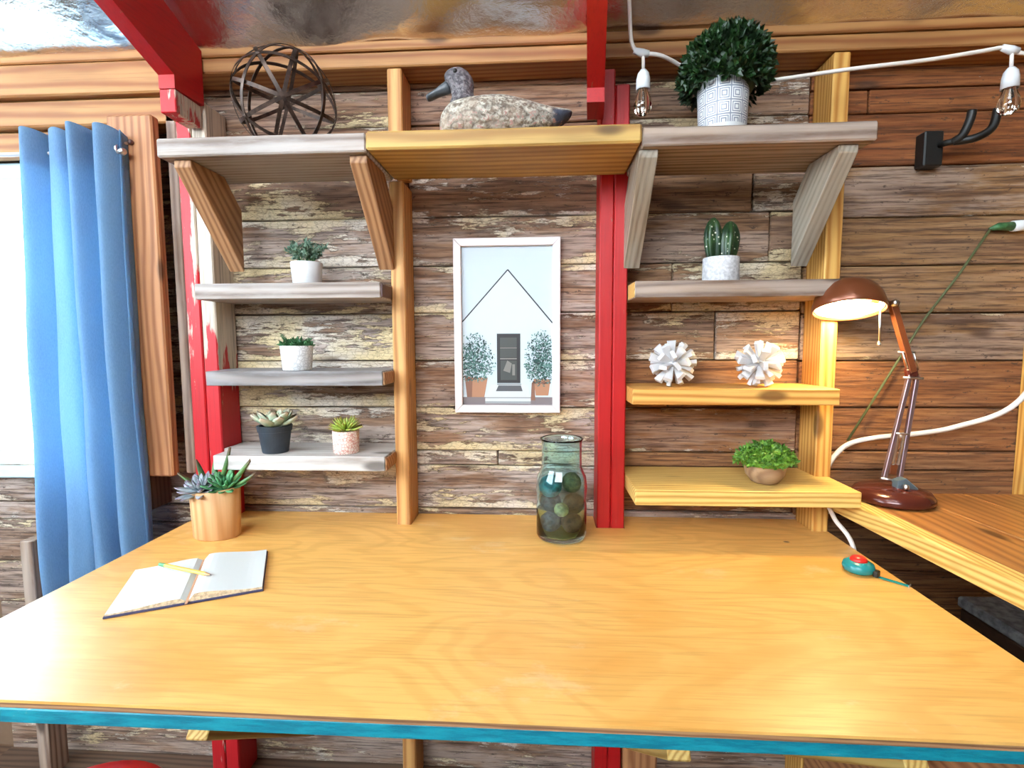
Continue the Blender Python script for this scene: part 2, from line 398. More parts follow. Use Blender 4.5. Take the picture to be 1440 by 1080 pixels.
def pot_square():
    g = G('square_motif_ceramic'); uv = g.add('TexCoord').outputs['UV']
    s = g.add('SeparateXYZ', {0: uv}).outputs
    u = g.math('ABSOLUTE', g.math('SUBTRACT', g.math('FRACT', g.math('MULTIPLY', s[0], 12.)), .5))
    vv = g.math('ABSOLUTE', g.math('SUBTRACT', g.math('FRACT', g.math('MULTIPLY', s[1], 4.)), .5))
    d = g.math('MAXIMUM', u, vv)
    def ring(a, b): return g.math('MULTIPLY', g.math('GREATER_THAN', d, a), g.math('LESS_THAN', d, b))
    m = g.math('ADD', ring(.13, .21), ring(.30, .37), clamp=True)
    m = g.math('ADD', m, g.math('GREATER_THAN', d, .455), clamp=True)
    m = g.math('MULTIPLY', m, g.math('MULTIPLY', g.math('GREATER_THAN', s[1], .10), .8))
    return g.done(g.bsdf(col=g.mix(m, (.72, .72, .71), (.10, .12, .20)), rough=.35))
M['potsquare'] = pot_square()
def pot_pattern(name, base, ink, k=34., amt=.7):
    g = G(name); uv = g.add('TexCoord').outputs['Object']
    vo = g.add('TexVoronoi', {'Vector': uv, 'Scale': k * 2.4}, feature='DISTANCE_TO_EDGE').outputs['Distance']
    n = g.noise(uv, k * 2, 3.)
    m = g.math('MULTIPLY', g.math('SUBTRACT', 1., g.step(vo, .04, .12)), amt)
    c = g.mix(m, base, ink)
    return g.done(g.bsdf(col=c, rough=.6, normal=g.bump(vo, .4, .002)))
M['potrelief'] = pot_pattern('white_relief_pot', (.76, .77, .78), (.46, .47, .48), 44., .6)
M['potpink'] = pot_pattern('pink_pattern_pot', (.80, .66, .58), (.58, .16, .12), 62., .75)
M['concrete'] = plain('speckled_concrete', (.56, .55, .56), .8, var=.22, vscale=150, bumps=.3)
def glass(name, col, rough=.02):
    g = G(name); return g.done(g.bsdf(col=col, rough=rough, trans=1., ior=1.45))
M['bottle'] = glass('teal_glass', (.72, .95, .99))
M['bulbglass'] = glass('bulb_glass', (.98, .95, .90))
def pane_mat():
    g = G('window_glass')
    t = g.add('BsdfTransparent', {'Color': (.95, .98, 1., 1)}).outputs[0]
    gl = g.add('BsdfGlossy', {'Roughness': .03}).outputs[0]
    return g.done(g.add('MixShader', {0: .06, 1: t, 2: gl}).outputs[0])
M['pane'] = pane_mat()
def ball_mat(name, a, b, k=60.):
    g = G(name); tc, v, r = g.coords(); n = g.noise(v, k, 6., .7)
    return g.done(g.bsdf(col=g.mix(g.step(n, .38, .62), a, b), rough=.8, normal=g.bump(n, 1., .006)))
M['ballteal'] = ball_mat('teal_ball', (.01, .10, .11), (.04, .24, .24))
M['ballbrown'] = ball_mat('brown_ball', (.035, .015, .01), (.16, .08, .04))
M['balldark'] = ball_mat('dark_ball', (.02, .02, .022), (.13, .12, .11))
M['balltan'] = ball_mat('tan_ball', (.22, .17, .06), (.55, .46, .20))
M['ballgreen'] = ball_mat('moss_ball', (.03, .04, .012), (.15, .15, .05))
def duck_mat(name, a, b, c_, k, head=False):
    g = G(name); tc, v, r = g.coords()
    vo = g.add('TexVoronoi', {'Vector': g.vmath('MULTIPLY', tc, (1., 1., 1.3)), 'Scale': k}).outputs['Distance']
    n = g.noise(tc, k * 1.2, 5., .7); n2 = g.noise(tc, 16., 3.)
    col = g.mix(g.step(n, .40, .58), a, b)
    col = g.mix(g.math('MULTIPLY', g.step(n2, .45, .65), .7), col, c_)
    col = g.mix(g.math('MULTIPLY', g.step(vo, .45, .75), .45), col, tuple(x * .35 for x in a))
    if not head:
        s = g.add('SeparateXYZ', {0: tc}).outputs
        col = g.mix(g.math('MULTIPLY', g.step(s[0], .268, .288), g.math('SUBTRACT', 1., g.step(s[2], .058, .066))), col, (.045, .055, .085))
        col = g.mix(g.math('MULTIPLY', g.math('SUBTRACT', 1., g.step(s[2], .042, .06)), g.step(n, .56, .6)), col, (.42, .22, .18))
    return g.done(g.bsdf(col=col, rough=.6, normal=g.bump(g.math('ADD', n, g.math('MULTIPLY', vo, -1.)), .9, .004)))
M['duckbody'] = duck_mat('decoy_feathers', (.17, .12, .085), (.60, .56, .46), (.40, .30, .22), 80.)
M['duckhead'] = duck_mat('decoy_head', (.07, .06, .07), (.26, .235, .24), (.12, .105, .115), 110., True)
M['bill'] = plain('decoy_bill', (.075, .085, .095), .35, var=.3, vscale=60)
M['bulb_on'] = (lambda g: g.done(g.add('Emission', {'Color': (1., .80, .42, 1), 'Strength': 170.}).outputs[0]))(G('lit_bulb'))
M['shade_in'] = plain('white_reflector', (.85, .80, .68), .5)

# ------------------------------------------------------------------ the room
XL, XR, YR = -2.7, 2.1, -3.4         # side walls, open rear
FL = -.04
TAN = math.tan(math.radians(25))
def roof_z(y): return 1.925 + TAN * (-.089 - y)
def plain_box(name, lo, hi, mat, parent=None, kind='structure'):
    bm = bmesh.new(); add_box(bm, lo, hi); bmesh.ops.recalc_face_normals(bm, faces=bm.faces)
    o = obj(name, bm, mat, parent)
    if kind and not parent: tag(o, kind=kind)
    return o
fl = plain_box('floor', (XL, YR, FL - .05), (XR, .1, FL), M['darkwood'])
for i in range(14):
    y0 = -1.5 + i * .112
    o = board('floor_plank', (-1.9, y0, FL - .004), (1.8, y0 + .109, FL + .012), 'X', M['floor'], fl)
gr = plain_box('ground', (-30, -30, FL - .6), (30, 30, FL - .35), M['ground'])
# back wall sheathing with the window opening
WX0, WX1, WZ0, WZ1 = -2.02, -1.085, .86, 1.70
bm = bmesh.new()
for lo, hi in (((XL, .03, FL), (WX0, .08, 2.0)), ((WX1, .03, FL), (XR, .08, 2.0)), ((WX0, .03, FL), (WX1, .08, WZ0)), ((WX0, .03, WZ1), (WX1, .08, 2.0))): add_box(bm, lo, hi)
wall = tag(obj('wall_back', bm, M['siding_out']), kind='structure')
# left wall with an unseen broad window, added for side daylight; right wall
bm = bmesh.new()
LW = ((-2.9, -.75), (1.20, 2.5))     # opening y-range, z-range
for lo, hi in (((XL - .08, YR, FL), (XL, LW[0][0], 3.3)), ((XL - .08, LW[0][1], FL), (XL, .1, 2.9)), ((XL - .08, LW[0][0], FL), (XL, LW[0][1], LW[1][0])), ((XL - .08, LW[0][0], LW[1][1]), (XL, LW[0][1], 3.3))): add_box(bm, lo, hi)
wl = tag(obj('wall_left', bm, M['siding_out']), kind='structure')
bm = bmesh.new()
RO_ = ((-2.3, .1), (1.85, 3.1))       # unseen rear window opening, added and placed for its daylight: x-range, z-range
for lo, hi in (((XL, YR - .08, FL), (RO_[0][0], YR, 3.6)), ((RO_[0][1], YR - .08, FL), (XR, YR, 3.6)), ((RO_[0][0], YR - .08, FL), (RO_[0][1], YR, RO_[1][0])), ((RO_[0][0], YR - .08, RO_[1][1]), (RO_[0][1], YR, 3.6))): add_box(bm, lo, hi)
tag(obj('wall_front', bm, M['siding_out']), kind='structure')
wr = plain_box('wall_right', (XR, YR, FL), (XR + .08, .1, 3.4), M['siding_out'])
# guessed window in the left wall, out of view, added for its daylight
w2 = tag(bpy.data.objects.new('added_window', None), kind='structure'); link(w2); w2.location = (XL - .04, (LW[0][0] + LW[0][1]) / 2, LW[1][0])
hy = (LW[0][1] - LW[0][0]) / 2; hz = LW[1][1] - LW[1][0]
for lo, hi in (((-.03, -hy, 0), (.03, -hy + .05, hz)), ((-.03, hy - .05, 0), (.03, hy, hz)), ((-.03, -.025, .05), (.03, .025, hz - .05)), ((-.03, -hy + .05, 0), (.03, hy - .05, .05)), ((-.03, -hy + .05, hz - .05), (.03, hy - .05, hz))):
    obj('window_frame', box_bm(lo, hi, .003), M['vinyl'], w2)
for a, b in ((-hy + .05, -.025), (.025, hy - .05)):
    obj('pane', box_bm((-.003, a, .05), (.003, b, hz - .05), 0), M['pane'], w2)

# ceiling: crinkled foil sheets over red rafters
def sheet(x0, x1, y0, y1, nx, ny):
    bm = bmesh.new(); g_ = []
    for j in range(ny + 1):
        row = []
        for i in range(nx + 1):
            x = x0 + (x1 - x0) * i / nx; y = y0 + (y1 - y0) * j / ny
            z = roof_z(y) + .010 * math.sin(x * 7 + y * 5) * math.sin(x * 3.1 - y * 9) + .004 * math.sin(x * 23 + 1) * math.sin(y * 19)
            row.append(bm.verts.new((x, y, z)))
        g_.append(row)
    for j in range(ny):
        for i in range(nx): bm.faces.new((g_[j][i], g_[j][i + 1], g_[j + 1][i + 1], g_[j + 1][i]))
    r = bmesh.ops.extrude_face_region(bm, geom=list(bm.faces))
    for e in r['geom']:
        if isinstance(e, bmesh.types.BMVert): e.co.z += .03
    bmesh.ops.recalc_face_normals(bm, faces=bm.faces)
    return bm
ceil = tag(obj('ceiling', sheet(XL - .1, XR + .1, YR, .15, 120, 90), M['foil'], smooth=True), kind='structure')
SKEW = -.09
def rafter(x, yb, zb):
    """2x8 on edge with a plumb-cut tail in front of its post; (x, yb, zb) = bottom front corner"""
    Lh = 3.0
    pts = [(yb, zb), (yb + .09, zb), (yb + .09, roof_z(yb + .09) - .012), (yb - Lh, roof_z(yb - Lh) - .012), (yb - Lh, zb + .03 + Lh * TAN), (yb, zb + .03)]
    bm = bmesh.new()
    a = [bm.verts.new((-.019 + SKEW * (yb - p[0]), p[0] - yb, p[1] - zb)) for p in pts]
    b = [bm.verts.new((.019 + SKEW * (yb - p[0]), p[0] - yb, p[1] - zb)) for p in pts]
    n = len(pts); bm.faces.new(a); bm.faces.new(b[::-1])
    for i in range(n): bm.faces.new((a[i], a[(i + 1) % n], b[(i + 1) % n], b[i]))
    bmesh.ops.recalc_face_normals(bm, faces=bm.faces)
    # local X = length
    R = Matrix.Rotation(-PI / 2, 4, 'Z')
    bmesh.ops.transform(bm, matrix=R, verts=bm.verts)
    return obj('rafter', bm, M['red'], ceil, (x, yb, zb), (0, 0, PI / 2))
rafter(-.857, -.185, 1.788)
board('rafter_block', (-.876, -.185, 1.735), (-.838, -.095, 1.787), 'Z', M['stripped'], ceil, bev=.002)
rafter(.116, -.185, 1.728)

# siding planks, each one an object of its own
def plank(x0, x1, z0, z1, paint, red, bright, gold=0., y=0., jit=.003):
    o = board('plank', (x0 + .0015, y + random.uniform(-jit, jit), z0 + .0015), (x1 - .0015, y + .026, z1 - .0015), 'X', M['siding'], wall, bev=.003, wob=.0012)
    o.color = (paint, red, bright, 1 - gold)
    return o
rows = [(-.02, .077, [(-1.6, .72, .5, 0, .6)]), (.08, .20, [(-1.6, .25, .3, .0, .3), (.25, .72, .1, .6, .2)]), (.20, .325, [(-1.6, .72, .4, 0, .5)]),
        (.325, .45, [(-1.6, .72, .4, 0, .5)]), (.45, .575, [(-1.6, .72, .3, 0, .5)]), (.575, .70, [(-2.7, .72, .35, 0, .5)]), (.70, .752, [(-2.7, .72, .55, 0, .9)]),
        (.752, .872, [(-2.7, -.35, .62, 0, .9), (-.35, .17, .62, .05, 1.), (.17, .66, .2, .75, .1)]),
        (.872, .913, [(-1.083, -.12, .85, 0, .9), (-.12, .17, .8, .0, .9), (.17, .66, .0, .8, .0)]),
        (.913, 1.031, [(-1.083, -.35, .55, .08, .9), (-.35, .17, .60, .15, .9), (.17, .66, .32, .85, .3)]),
        (1.031, 1.157, [(-1.083, -.35, .60, .0, .9), (-.35, .17, .40, .3, .7), (.17, .33, .1, .8, .1), (.33, .66, .1, .85, .1)]),
        (1.157, 1.283, [(-1.083, -.35, .72, .05, 1.), (-.35, .17, .50, .2, .8), (.17, .447, .52, .25, .3), (.447, .66, .62, .2, .5)]),
        (1.283, 1.407, [(-1.083, -.35, .55, .05, .9), (-.35, .17, .42, .1, .9), (.17, .335, .3, .35, .1), (.335, .66, .60, .2, .3)]),
        (1.407, 1.532, [(-1.083, -.35, .62, .12, .8), (-.35, .17, .52, .12, .6), (.17, .575, .35, .25, .5), (.575, .66, .5, .15, .2)]),
        (1.532, 1.65, [(-1.083, -.35, .55, .08, .2), (-.35, .17, .55, .15, .1), (.17, .53, .12, .35, .1), (.53, .66, .6, .0, .6)]),
        (1.65, 1.765, [(-1.083, -.35, .3, .3, .2), (-.35, .17, .2, .5, .1), (.17, .66, .5, .3, .5)]),
        (1.765, 1.856, [(-1.083, -.35, .55, .2, .3), (-.35, .17, .3, .35, .3), (.17, .66, .5, .25, .3)]),
        (1.856, 1.96, [(-1.083, .17, .2, .5, .2), (.17, .66, .1, .6, .1)])]
for z0, z1, segs in rows:
    for s in segs: plank(s[0], s[1], z0, z1, s[2], s[3], s[4], .35 if s[0] > .1 else .12)
# plainer brown courses right of the yellow stud
for z0, z1, p, r_, b in ((.45, .60, .0, .7, .0), (.60, .735, .0, .7, 0), (.735, .87, .0, .8, 0), (.87, .92, 0, .7, 0), (.92, 1.034, .08, .90, .05), (1.034, 1.154, .1, .95, .05), (1.154, 1.274, .20, .3, .45), (1.274, 1.393, .12, .35, .15),
                         (1.393, 1.512, .05, .35, .12), (1.512, 1.637, .12, .25, .6), (1.637, 1.762, .0, 1., .0), (1.762, 1.82, .0, 1., .0), (1.82, 1.96, .0, 1., .0)):
    if 1.7 < z0 < 1.8: plank(.66, .80, z0, z1, p, r_, b); plank(.80, 2.08, z0, z1, p, r_, b)
    else: plank(.66, 2.08, z0, z1, p, r_, b, .75 if 1.1 < z0 < 1.55 else .25 if z0 < 1.1 else 0.)
for z0, z1 in ((-.02, .16), (.16, .31), (.31, .45)): plank(.72, 2.08, z0, z1, .0, .9, .0)
# posts, studs, plates (parts of the wall)
SF = -.089
PW = M['red']
def stud(x0, x1, z0, z1, mat, y0=SF, y1=-.002, name='stud'):
    return board(name, (x0, y0, z0), (x1, y1, z1), 'Z', mat, wall, bev=.003)
PEELPOST = []
for x0, m_ in ((-.911, 'redpeel'), (-.871, 'redpeel2')):
    stud(x0, x0 + .038, FL, 1.80, M[m_], name='post')
stud(.138, .1715, FL, 1.845, M['red'], name='post'); stud(.1725, .206, FL, 1.81, M['red'], name='post')
stud(-.376, -.340, FL, 1.6, M['stud']); stud(-.374, -.338, 1.62, 1.864, M['stud'])
stud(.666, .704, FL, 1.864, M['pine'])
stud(.21, .30, FL, .70, M['trim'])
stud(1.200, 1.240, FL, 1.864, M['pine'])
stud(-1.08, -1.045, .76, 1.76, M['darkwood'], y0=-.08)
stud(-.951, -.925, .86, 1.80, M['greybrown'], y0=-.07)
# top plates
board('top_plate', (-.90, SF, 1.867), (XR, -.002, 1.902), 'X', M['plate'], wall, bev=.003)
board('top_plate', (-.90, SF - .004, 1.904), (XR, -.002, 1.926), 'X', M['plate'], wall, bev=.003)
board('header_board', (XL, SF, 1.828), (-.905, -.002, 1.905), 'X', M['plate'], wall, bev=.004)
board('header_board', (XL, SF, 1.907), (-.905, -.002, 1.93), 'X', M['plate'], wall, bev=.003)
board('header_board', (XL, -.07, 1.762), (-.913, -.002, 1.826), 'X', M['plate'], wall, bev=.004)
for z0, z1 in ((1.702, 1.760),):
    board('header_board', (XL, -.045, z0), (-1.08, -.002, z1), 'X', M['plate'], wall, bev=.003)
board('bottom_plate', (-1.6, SF, FL), (.72, -.002, -.005), 'X', M['darkwood'], wall)
board('ledger_board', (.70, -.05, .770), (1.105, -.002, .797), 'X', M['darkwood'], wall)
board('window_casing', (-1.072, -.112, .862), (-.955, -.085, 1.766), 'Z', M['trim'], wall, bev=.004)

# window in the back wall
w1 = tag(bpy.data.objects.new('window_1', None), kind='structure'); link(w1); w1.location = (WX0, .03, WZ0)
WW, WH = WX1 - WX0, WZ1 - WZ0
for lo, hi in (((0, -.03, 0), (.045, .04, WH)), ((WW - .045, -.03, 0), (WW, .04, WH)), ((.045, -.03, WH - .045), (WW - .045, .04, WH)), ((.045, -.03, 0), (WW - .045, .04, .05)), ((.045, -.015, .395), (WW - .045, .035, .44))):
    obj('window_frame', box_bm(lo, hi, .004), M['vinyl'], w1)
obj('pane', box_bm((.045, .008, .05), (WW - .045, .012, .395), 0), M['pane'], w1)
obj('pane', box_bm((.045, .008, .44), (WW - .045, .012, WH - .045), 0), M['pane'], w1)
obj('window_sill', box_bm((-.02, -.06, -.03), (WW + .02, .04, -.001), .004), M['vinyl'], w1)

# pale clapboard shed outside the window
sh = thing('clapboard_shed', 'pale pink clapboard shed outside the window', 'shed', (-4.2, 4.2, FL - .35))
obj('wall', box_bm((-2.2, 0, 0), (2.2, 2., 1.9), 0), M['clapboard'], sh)
cb = None
for i in range(9):
    b = obj('clapboard', box_bm((-2.2, -.05, 0), (2.2, -.001, .19), .01) if cb is None else cb.data, M['clapboard'], sh, (0, 0, .05 + i * .2)); cb = cb or b
obj('roof', prism([(-2.4, -.3), (2.4, -.3), (2.4, 2.3), (-2.4, 2.3)], 1.9, 2.0), M['whitematte'], sh)

# ------------------------------------------------------------------ desk
DZ = .737
desk = thing('workbench_desk', 'wide built-in plywood desk with a teal painted front edge', 'desk', (-.115, -.38, FL))
def L(p): return (p[0] + .115, p[1] + .38)
notch = [(-.913, -.831), (-.378, -.338), (.136, .208)]
out = [(-.932, -.757), (.703, -.764), (.703, -.0905), (.664, -.0905), (.664, -.004)]
for a, b in notch[::-1]: out += [(b, -.004), (b, -.0905), (a, -.0905), (a, -.004)]
out += [(-.932, -.004)]
obj('plywood_top', prism([L(p) for p in out], DZ - .004 - FL, DZ - FL), M['desk'], desk)
ob = [(-.930, -.755), (.701, -.762), (.701, -.115), (-.930, -.115)]
obj('plywood_core', prism([L(p) for p in ob], DZ - .0125 - FL, DZ - .0042 - FL), M['plyedge'], desk)
board('painted_board', (-.930, -.757, DZ - .034), (.701, -.60, DZ - .0127), 'X', M['teal'], desk, bev=.002, base=(-.115, -.38, FL))
board('cleat', (-.80, -.14, DZ - .10), (.60, -.0915, DZ - .0127), 'X', M['stud'], desk, base=(-.115, -.38, FL))
board('light_block_panel', (.665, -.70, FL + .013), (.690, -.10, DZ - .0345), 'Y', M['trim'], desk, base=(-.115, -.38, FL))  # added reddish panel, blocks left light so the gap under the counter stays dark
for x in (-.60, .225, .60):
    o = board('support_brace', (x - .019, -.57, .40), (x + .019, -.06, .489), 'Y', M['pine_pale'], desk, base=(-.115, -.38, FL))
    o.location = (x + .115, -.335 + .38, .398 - FL); o.rotation_euler = (math.radians(-38.5), 0, 0); o.rotation_euler = Euler((0, math.radians(38.5), PI / 2), 'XYZ')

# right counter: boards running away from the viewer
ct = thing('side_counter', 'stained plank counter with a raw yellow front edge beside the desk', 'counter', (1.2, -.5, FL))
CZ = .838
def cboard(name, x0, x1, y0, y1, z0, z1, mat, sk=.07):
    pts = [(x0 + sk * (-.2 - y0), y0), (x1 + sk * (-.2 - y0), y0), (x1 + sk * (-.2 - y1), y1), (x0 + sk * (-.2 - y1), y1)]
    bm = prism([(p[1] + .5, -(p[0] - 1.2)) for p in pts], z0 - FL, z1 - FL, .002)
    return obj(name, bm, mat, ct, (0, 0, 0), (0, 0, PI / 2))
cboard('front_edge', .702, .738, -1.2, -.092, CZ - .040, CZ, M['pine_pale'])
x = .739
for wd in (.14, .14, .14, .19, .14, .14):
    cboard('plank', x, x + wd - .002, -1.2, -.092, CZ - .036, CZ - random.uniform(0, .002), M['counter']); x += wd
cboard('support_leg', 1.5, 1.59, -.6, -.5, FL + .013, CZ - .041, M['stud'], 0)

# ------------------------------------------------------------------ shelves
def brace(parent, x, mat, base, yt=-.272, zt=1.598):
    """45 degree 2x4 knee brace, level cut on top and plumb cut at the stud; local X = length"""
    w = .118; d = .168
    pts = [(yt, zt), (yt + w, zt), (SF - .001, zt - d + w - .012), (SF - .001, zt - d - .045), (yt, zt - .015)]
    bm = bmesh.new()
    a = [bm.verts.new((-.019, p[0] - yt, p[1] - zt)) for p in pts]; b = [bm.verts.new((.019, p[0] - yt, p[1] - zt)) for p in pts]
    n = len(pts); bm.faces.new(a); bm.faces.new(b[::-1])
    for i in range(n): bm.faces.new((a[i], a[(i + 1) % n], b[(i + 1) % n], b[i]))
    bmesh.ops.bevel(bm, geom=list(bm.edges), offset=.0015, segments=1, affect='EDGES')
    bmesh.ops.recalc_face_normals(bm, faces=bm.faces)
    # rotate so that the slope lies on local X
    q = Matrix.Rotation(-PI / 2, 4, 'Z'); q2 = Matrix.Rotation(PI / 4, 4, 'Y')
    R = (q2.inverted() @ q)
    bmesh.ops.transform(bm, matrix=R, verts=bm.verts)
    o = obj('brace', bm, mat, parent)
    o.matrix_local = Matrix.Translation((x - base[0], yt - base[1], zt - base[2])) @ R.inverted()
    return o
TZ = 1.637
b0 = (-.58, -.19, 1.599)
s1 = thing('top_shelf', 'weathered grey upper shelf plank with two brown knee braces', 'shelf', b0)
board('shelf_board', (-.812, -.290, 1.599), (-.363, -.0945, TZ), 'X', M['grey'], s1, bev=.003, base=b0, wob=.0008)
brace(s1, -.769, M['brace'], b0); brace(s1, -.385, M['brace'], b0)
b0 = (-.08, -.19, 1.599)
s2 = thing('top_shelf', 'amber brown rough plank in the middle of the upper shelf', 'shelf', b0)
board('shelf_board', (-.361, -.296, 1.600), (.197, -.0945, 1.6365), 'X', M['shelfmid'], s2, bev=.004, base=b0, wob=.0015)
b0 = (.42, -.19, 1.595)
s3 = thing('top_shelf', 'striped grey upper shelf plank with grey knee braces, under the topiary', 'shelf', b0)
board('shelf_board', (.199, -.290, 1.595), (.650, -.0945, 1.631), 'X', M['greybrown'], s3, bev=.003, base=b0, wob=.0008)
brace(s3, .215, M['bracegrey'], b0, zt=1.594); brace(s3, .606, M['bracegrey'], b0, zt=1.594)
def notched(name, label, x0, x1, yf, z0, z1, nl, nr, mat, posts):
    """shelf plank let in between the studs: full length in front of them, narrower behind"""
    cx = (x0 + x1) / 2
    t = thing(name, label, 'shelf', (cx, -.1, z0))
    pts = [(x0, yf), (x1, yf), (x1, SF - .0015), (nr, SF - .0015), (nr, -.005), (nl, -.005), (nl, SF - .0015), (x0, SF - .0015)]
    o = obj('shelf_board', prism([(a - cx, b + .1) for a, b in pts], 0, z1 - z0, .0018), mat, t)
    return t
sh1 = notched('wall_shelf', 'pale grey shelf plank holding the white herb pot', -.828, -.377, -.172, 1.311, 1.348, -.829, -.3775, M['grey'], 0)
sh2 = notched('wall_shelf', 'blue-grey knotty shelf plank below the herb pot shelf', -.812, -.377, -.172, 1.104, 1.139, -.829, -.3775, M['greydark'], 0)
sh3 = notched('wall_shelf', 'bleached white shelf plank holding two succulents by the desk', -.805, -.377, -.172, .897, .933, -.829, -.3775, M['bleached'], 0)
for s_, z in ((sh1, .018), (sh2, .018), (sh3, .018)):
    X1E = -.3768 - s_.location.x
    obj('end_bracket', box_bm((X1E, -.07, -.016), (X1E + .004, .008, .014), .001), M['brown'] if s_ is sh1 else M['brace'], s_, (0, 0, z))
r1 = notched('wall_shelf', 'brown weathered shelf plank holding the cactus', .2085, .668, -.178, 1.305, 1.342, .2085, .6645, M['greybrown'], 0)
obj('sawn_end', box_bm((.2072 - r1.location.x, -.075, .002), (.2084 - r1.location.x, .008, .035), 0), M['pine_pale'], r1)
notched('wall_shelf', 'golden knotty pine shelf plank holding the white wooden flowers', .2085, .672, -.168, 1.060, 1.097, .2085, .6645, M['pine'], 0)
notched('wall_shelf', 'deep yellow pine shelf plank just above the desk', .2085, .698, -.222, .8395, .875, .2085, .6645, M['pine_pale'], 0)

# ------------------------------------------------------------------ left: curtain, rod, stub post
cu = thing('curtain', 'long blue linen curtain hanging in folds at the window', 'curtain', (-1.13, -.14, .45))
def curtain():
    bm = bmesh.new(); nx, nz = 110, 60; g_ = []
    for j in range(nz + 1):
        t = j / nz; z = .45 + t * (1.715 - .45); row = []
        for i in range(nx + 1):
            s = i / nx
            xa = -1.262 - .05 * (1 - t) ** 1.2; xb = -1.005 + .012 * (1 - t)
            ph = 2 * PI * (4.4 * s + .10 * math.sin(3 * t)) + .5
            amp = .034 + .010 * math.sin(s * 11 + 1)
            y = -.138 + amp * math.sin(ph) + .006 * math.sin(ph * 2.3 + t * 2) * (1 - t * .6) + .004 * math.sin(t * 17 + s * 9) * (1 - t)
            x = xa + (xb - xa) * s + .016 * math.cos(ph) * (1 - .3 * t)
            zz = z + (.012 * s - .006 + .008 * math.sin(ph + PI) if j == nz else 0)
            row.append(bm.verts.new((x + 1.13, y + .14, zz - .45)))
        g_.append(row)
    for j in range(nz):
        for i in range(nx): bm.faces.new((g_[j][i], g_[j][i + 1], g_[j + 1][i + 1], g_[j + 1][i]))
    return bm
o = obj('cloth', curtain(), M['curtain'], cu, smooth=True)
md = o.modifiers.new('thickness', 'SOLIDIFY'); md.thickness = .0014; md.offset = 0
def heading():
    bm = bmesh.new(); nx = 110; g_ = []
    for j in range(3):
        row = []
        for i in range(nx + 1):
            s = i / nx; t = 1 - .06 * (1 - j / 2) - .004
            xa = -1.262 - .05 * (1 - t) ** 1.2; xb = -1.005 + .012 * (1 - t)
            ph = 2 * PI * (4.4 * s + .10 * math.sin(3 * t)) + .5
            amp = .034 + .010 * math.sin(s * 11 + 1)
            y = -.138 + amp * math.sin(ph) + .006 * math.sin(ph * 2.3 + t * 2) * (1 - t * .6) + .004
            row.append(bm.verts.new((xa + (xb - xa) * s + .016 * math.cos(ph) * (1 - .3 * t) + 1.13, y + .14, .45 + t * 1.265 - .45)))
        g_.append(row)
    for j in range(2):
        for i in range(nx): bm.faces.new((g_[j][i], g_[j][i + 1], g_[j + 1][i + 1], g_[j + 1][i]))
    return bm
o = obj('heading_band', heading(), M['curtain'], cu, smooth=True)
md = o.modifiers.new('thickness', 'SOLIDIFY'); md.thickness = .0014; md.offset = 0
rod = thing('curtain_rod', 'thin white curtain rod on a silver bracket above the window', 'curtain rod', (-1.5, -.138, 1.669))
obj('rod', tube([(-.75, 0, 0), (.485, 0, 0)], .005, 12), M['whitematte'], rod, smooth=True)
obj('bracket', tube(smooth_path([(.478, 0, -.004), (.474, -.004, .008), (.476, .008, .022), (.482, .024, .028)], 5), .004, 8), M['metal'], rod, smooth=True)
obj('finial', lathe([(0, -.008), (.007, -.006), (.009, 0), (.006, .007), (0, .008)], 16), M['metal'], rod, (.488, 0, 0), (0, PI / 2, 0), smooth=True)
for x, z in ((.468, .034), (.492, .030)):
    obj('screw_cap', lathe([(0, -.006), (.006, -.006), (.006, .002), (.004, .004), (0, .004)], 12), M['brown'], rod, (x, .0205, z), (PI / 2, 0, 0), smooth=True)
sp = thing('stub_post', 'short sawn wooden post standing below the window left of the desk', 'post', (-1.392, -.072, FL))
board('post', (-1.410, -.100, FL + .013), (-1.374, -.045, .676), 'Z', M['greybrown'], sp, base=(-1.392, -.072, FL))

# ------------------------------------------------------------------ picture
pf = thing('framed_print', 'white framed print of a gabled white house with two potted bushes', 'picture', (-.092, -.014, 1.020))
PWD, PHT = .277, .453
h = PWD / 2
for pts in ([(-h, 0), (h, 0), (h - .020, .020), (-h + .020, .020)], [(-h, PHT), (-h + .020, PHT - .020), (h - .020, PHT - .020), (h, PHT)], [(-h, 0), (-h + .020, .020), (-h + .020, PHT - .020), (-h, PHT)], [(h, 0), (h, PHT), (h - .020, PHT - .020), (h - .020, .020)]):
    bm = prism(pts, -.008, .012, .0015); bmesh.ops.transform(bm, matrix=Matrix.Rotation(PI / 2, 4, 'X'), verts=bm.verts)
    obj('frame_rail', bm, M['frame'], pf)
obj('backing', box_bm((-h + .004, .002, .004), (h - .004, .007, PHT - .004), 0), M['brown'], pf)
pm = {k: plain('print_' + k, c, .5) for k, c in dict(sky=(.50, .58, .64), wall=(.55, .63, .68), line=(.03, .025, .03), door=(.025, .022, .024), glass=(.055, .06, .055), curtain=(.20, .19, .17), step=(.58, .60, .60), shade=(.26, .27, .28), mat=(.09, .09, .10), terracotta=(.42, .20, .11), terra2=(.24, .11, .07), ground=(.20, .16, .16), leafd=(.02, .055, .05), leafm=(.06, .16, .14), leafl=(.16, .30, .26)).items()}
sheet_o = obj('print', box_bm((-h + .012, -.0005, .012), (h - .012, .0015, PHT - .012), 0), pm['wall'], pf)
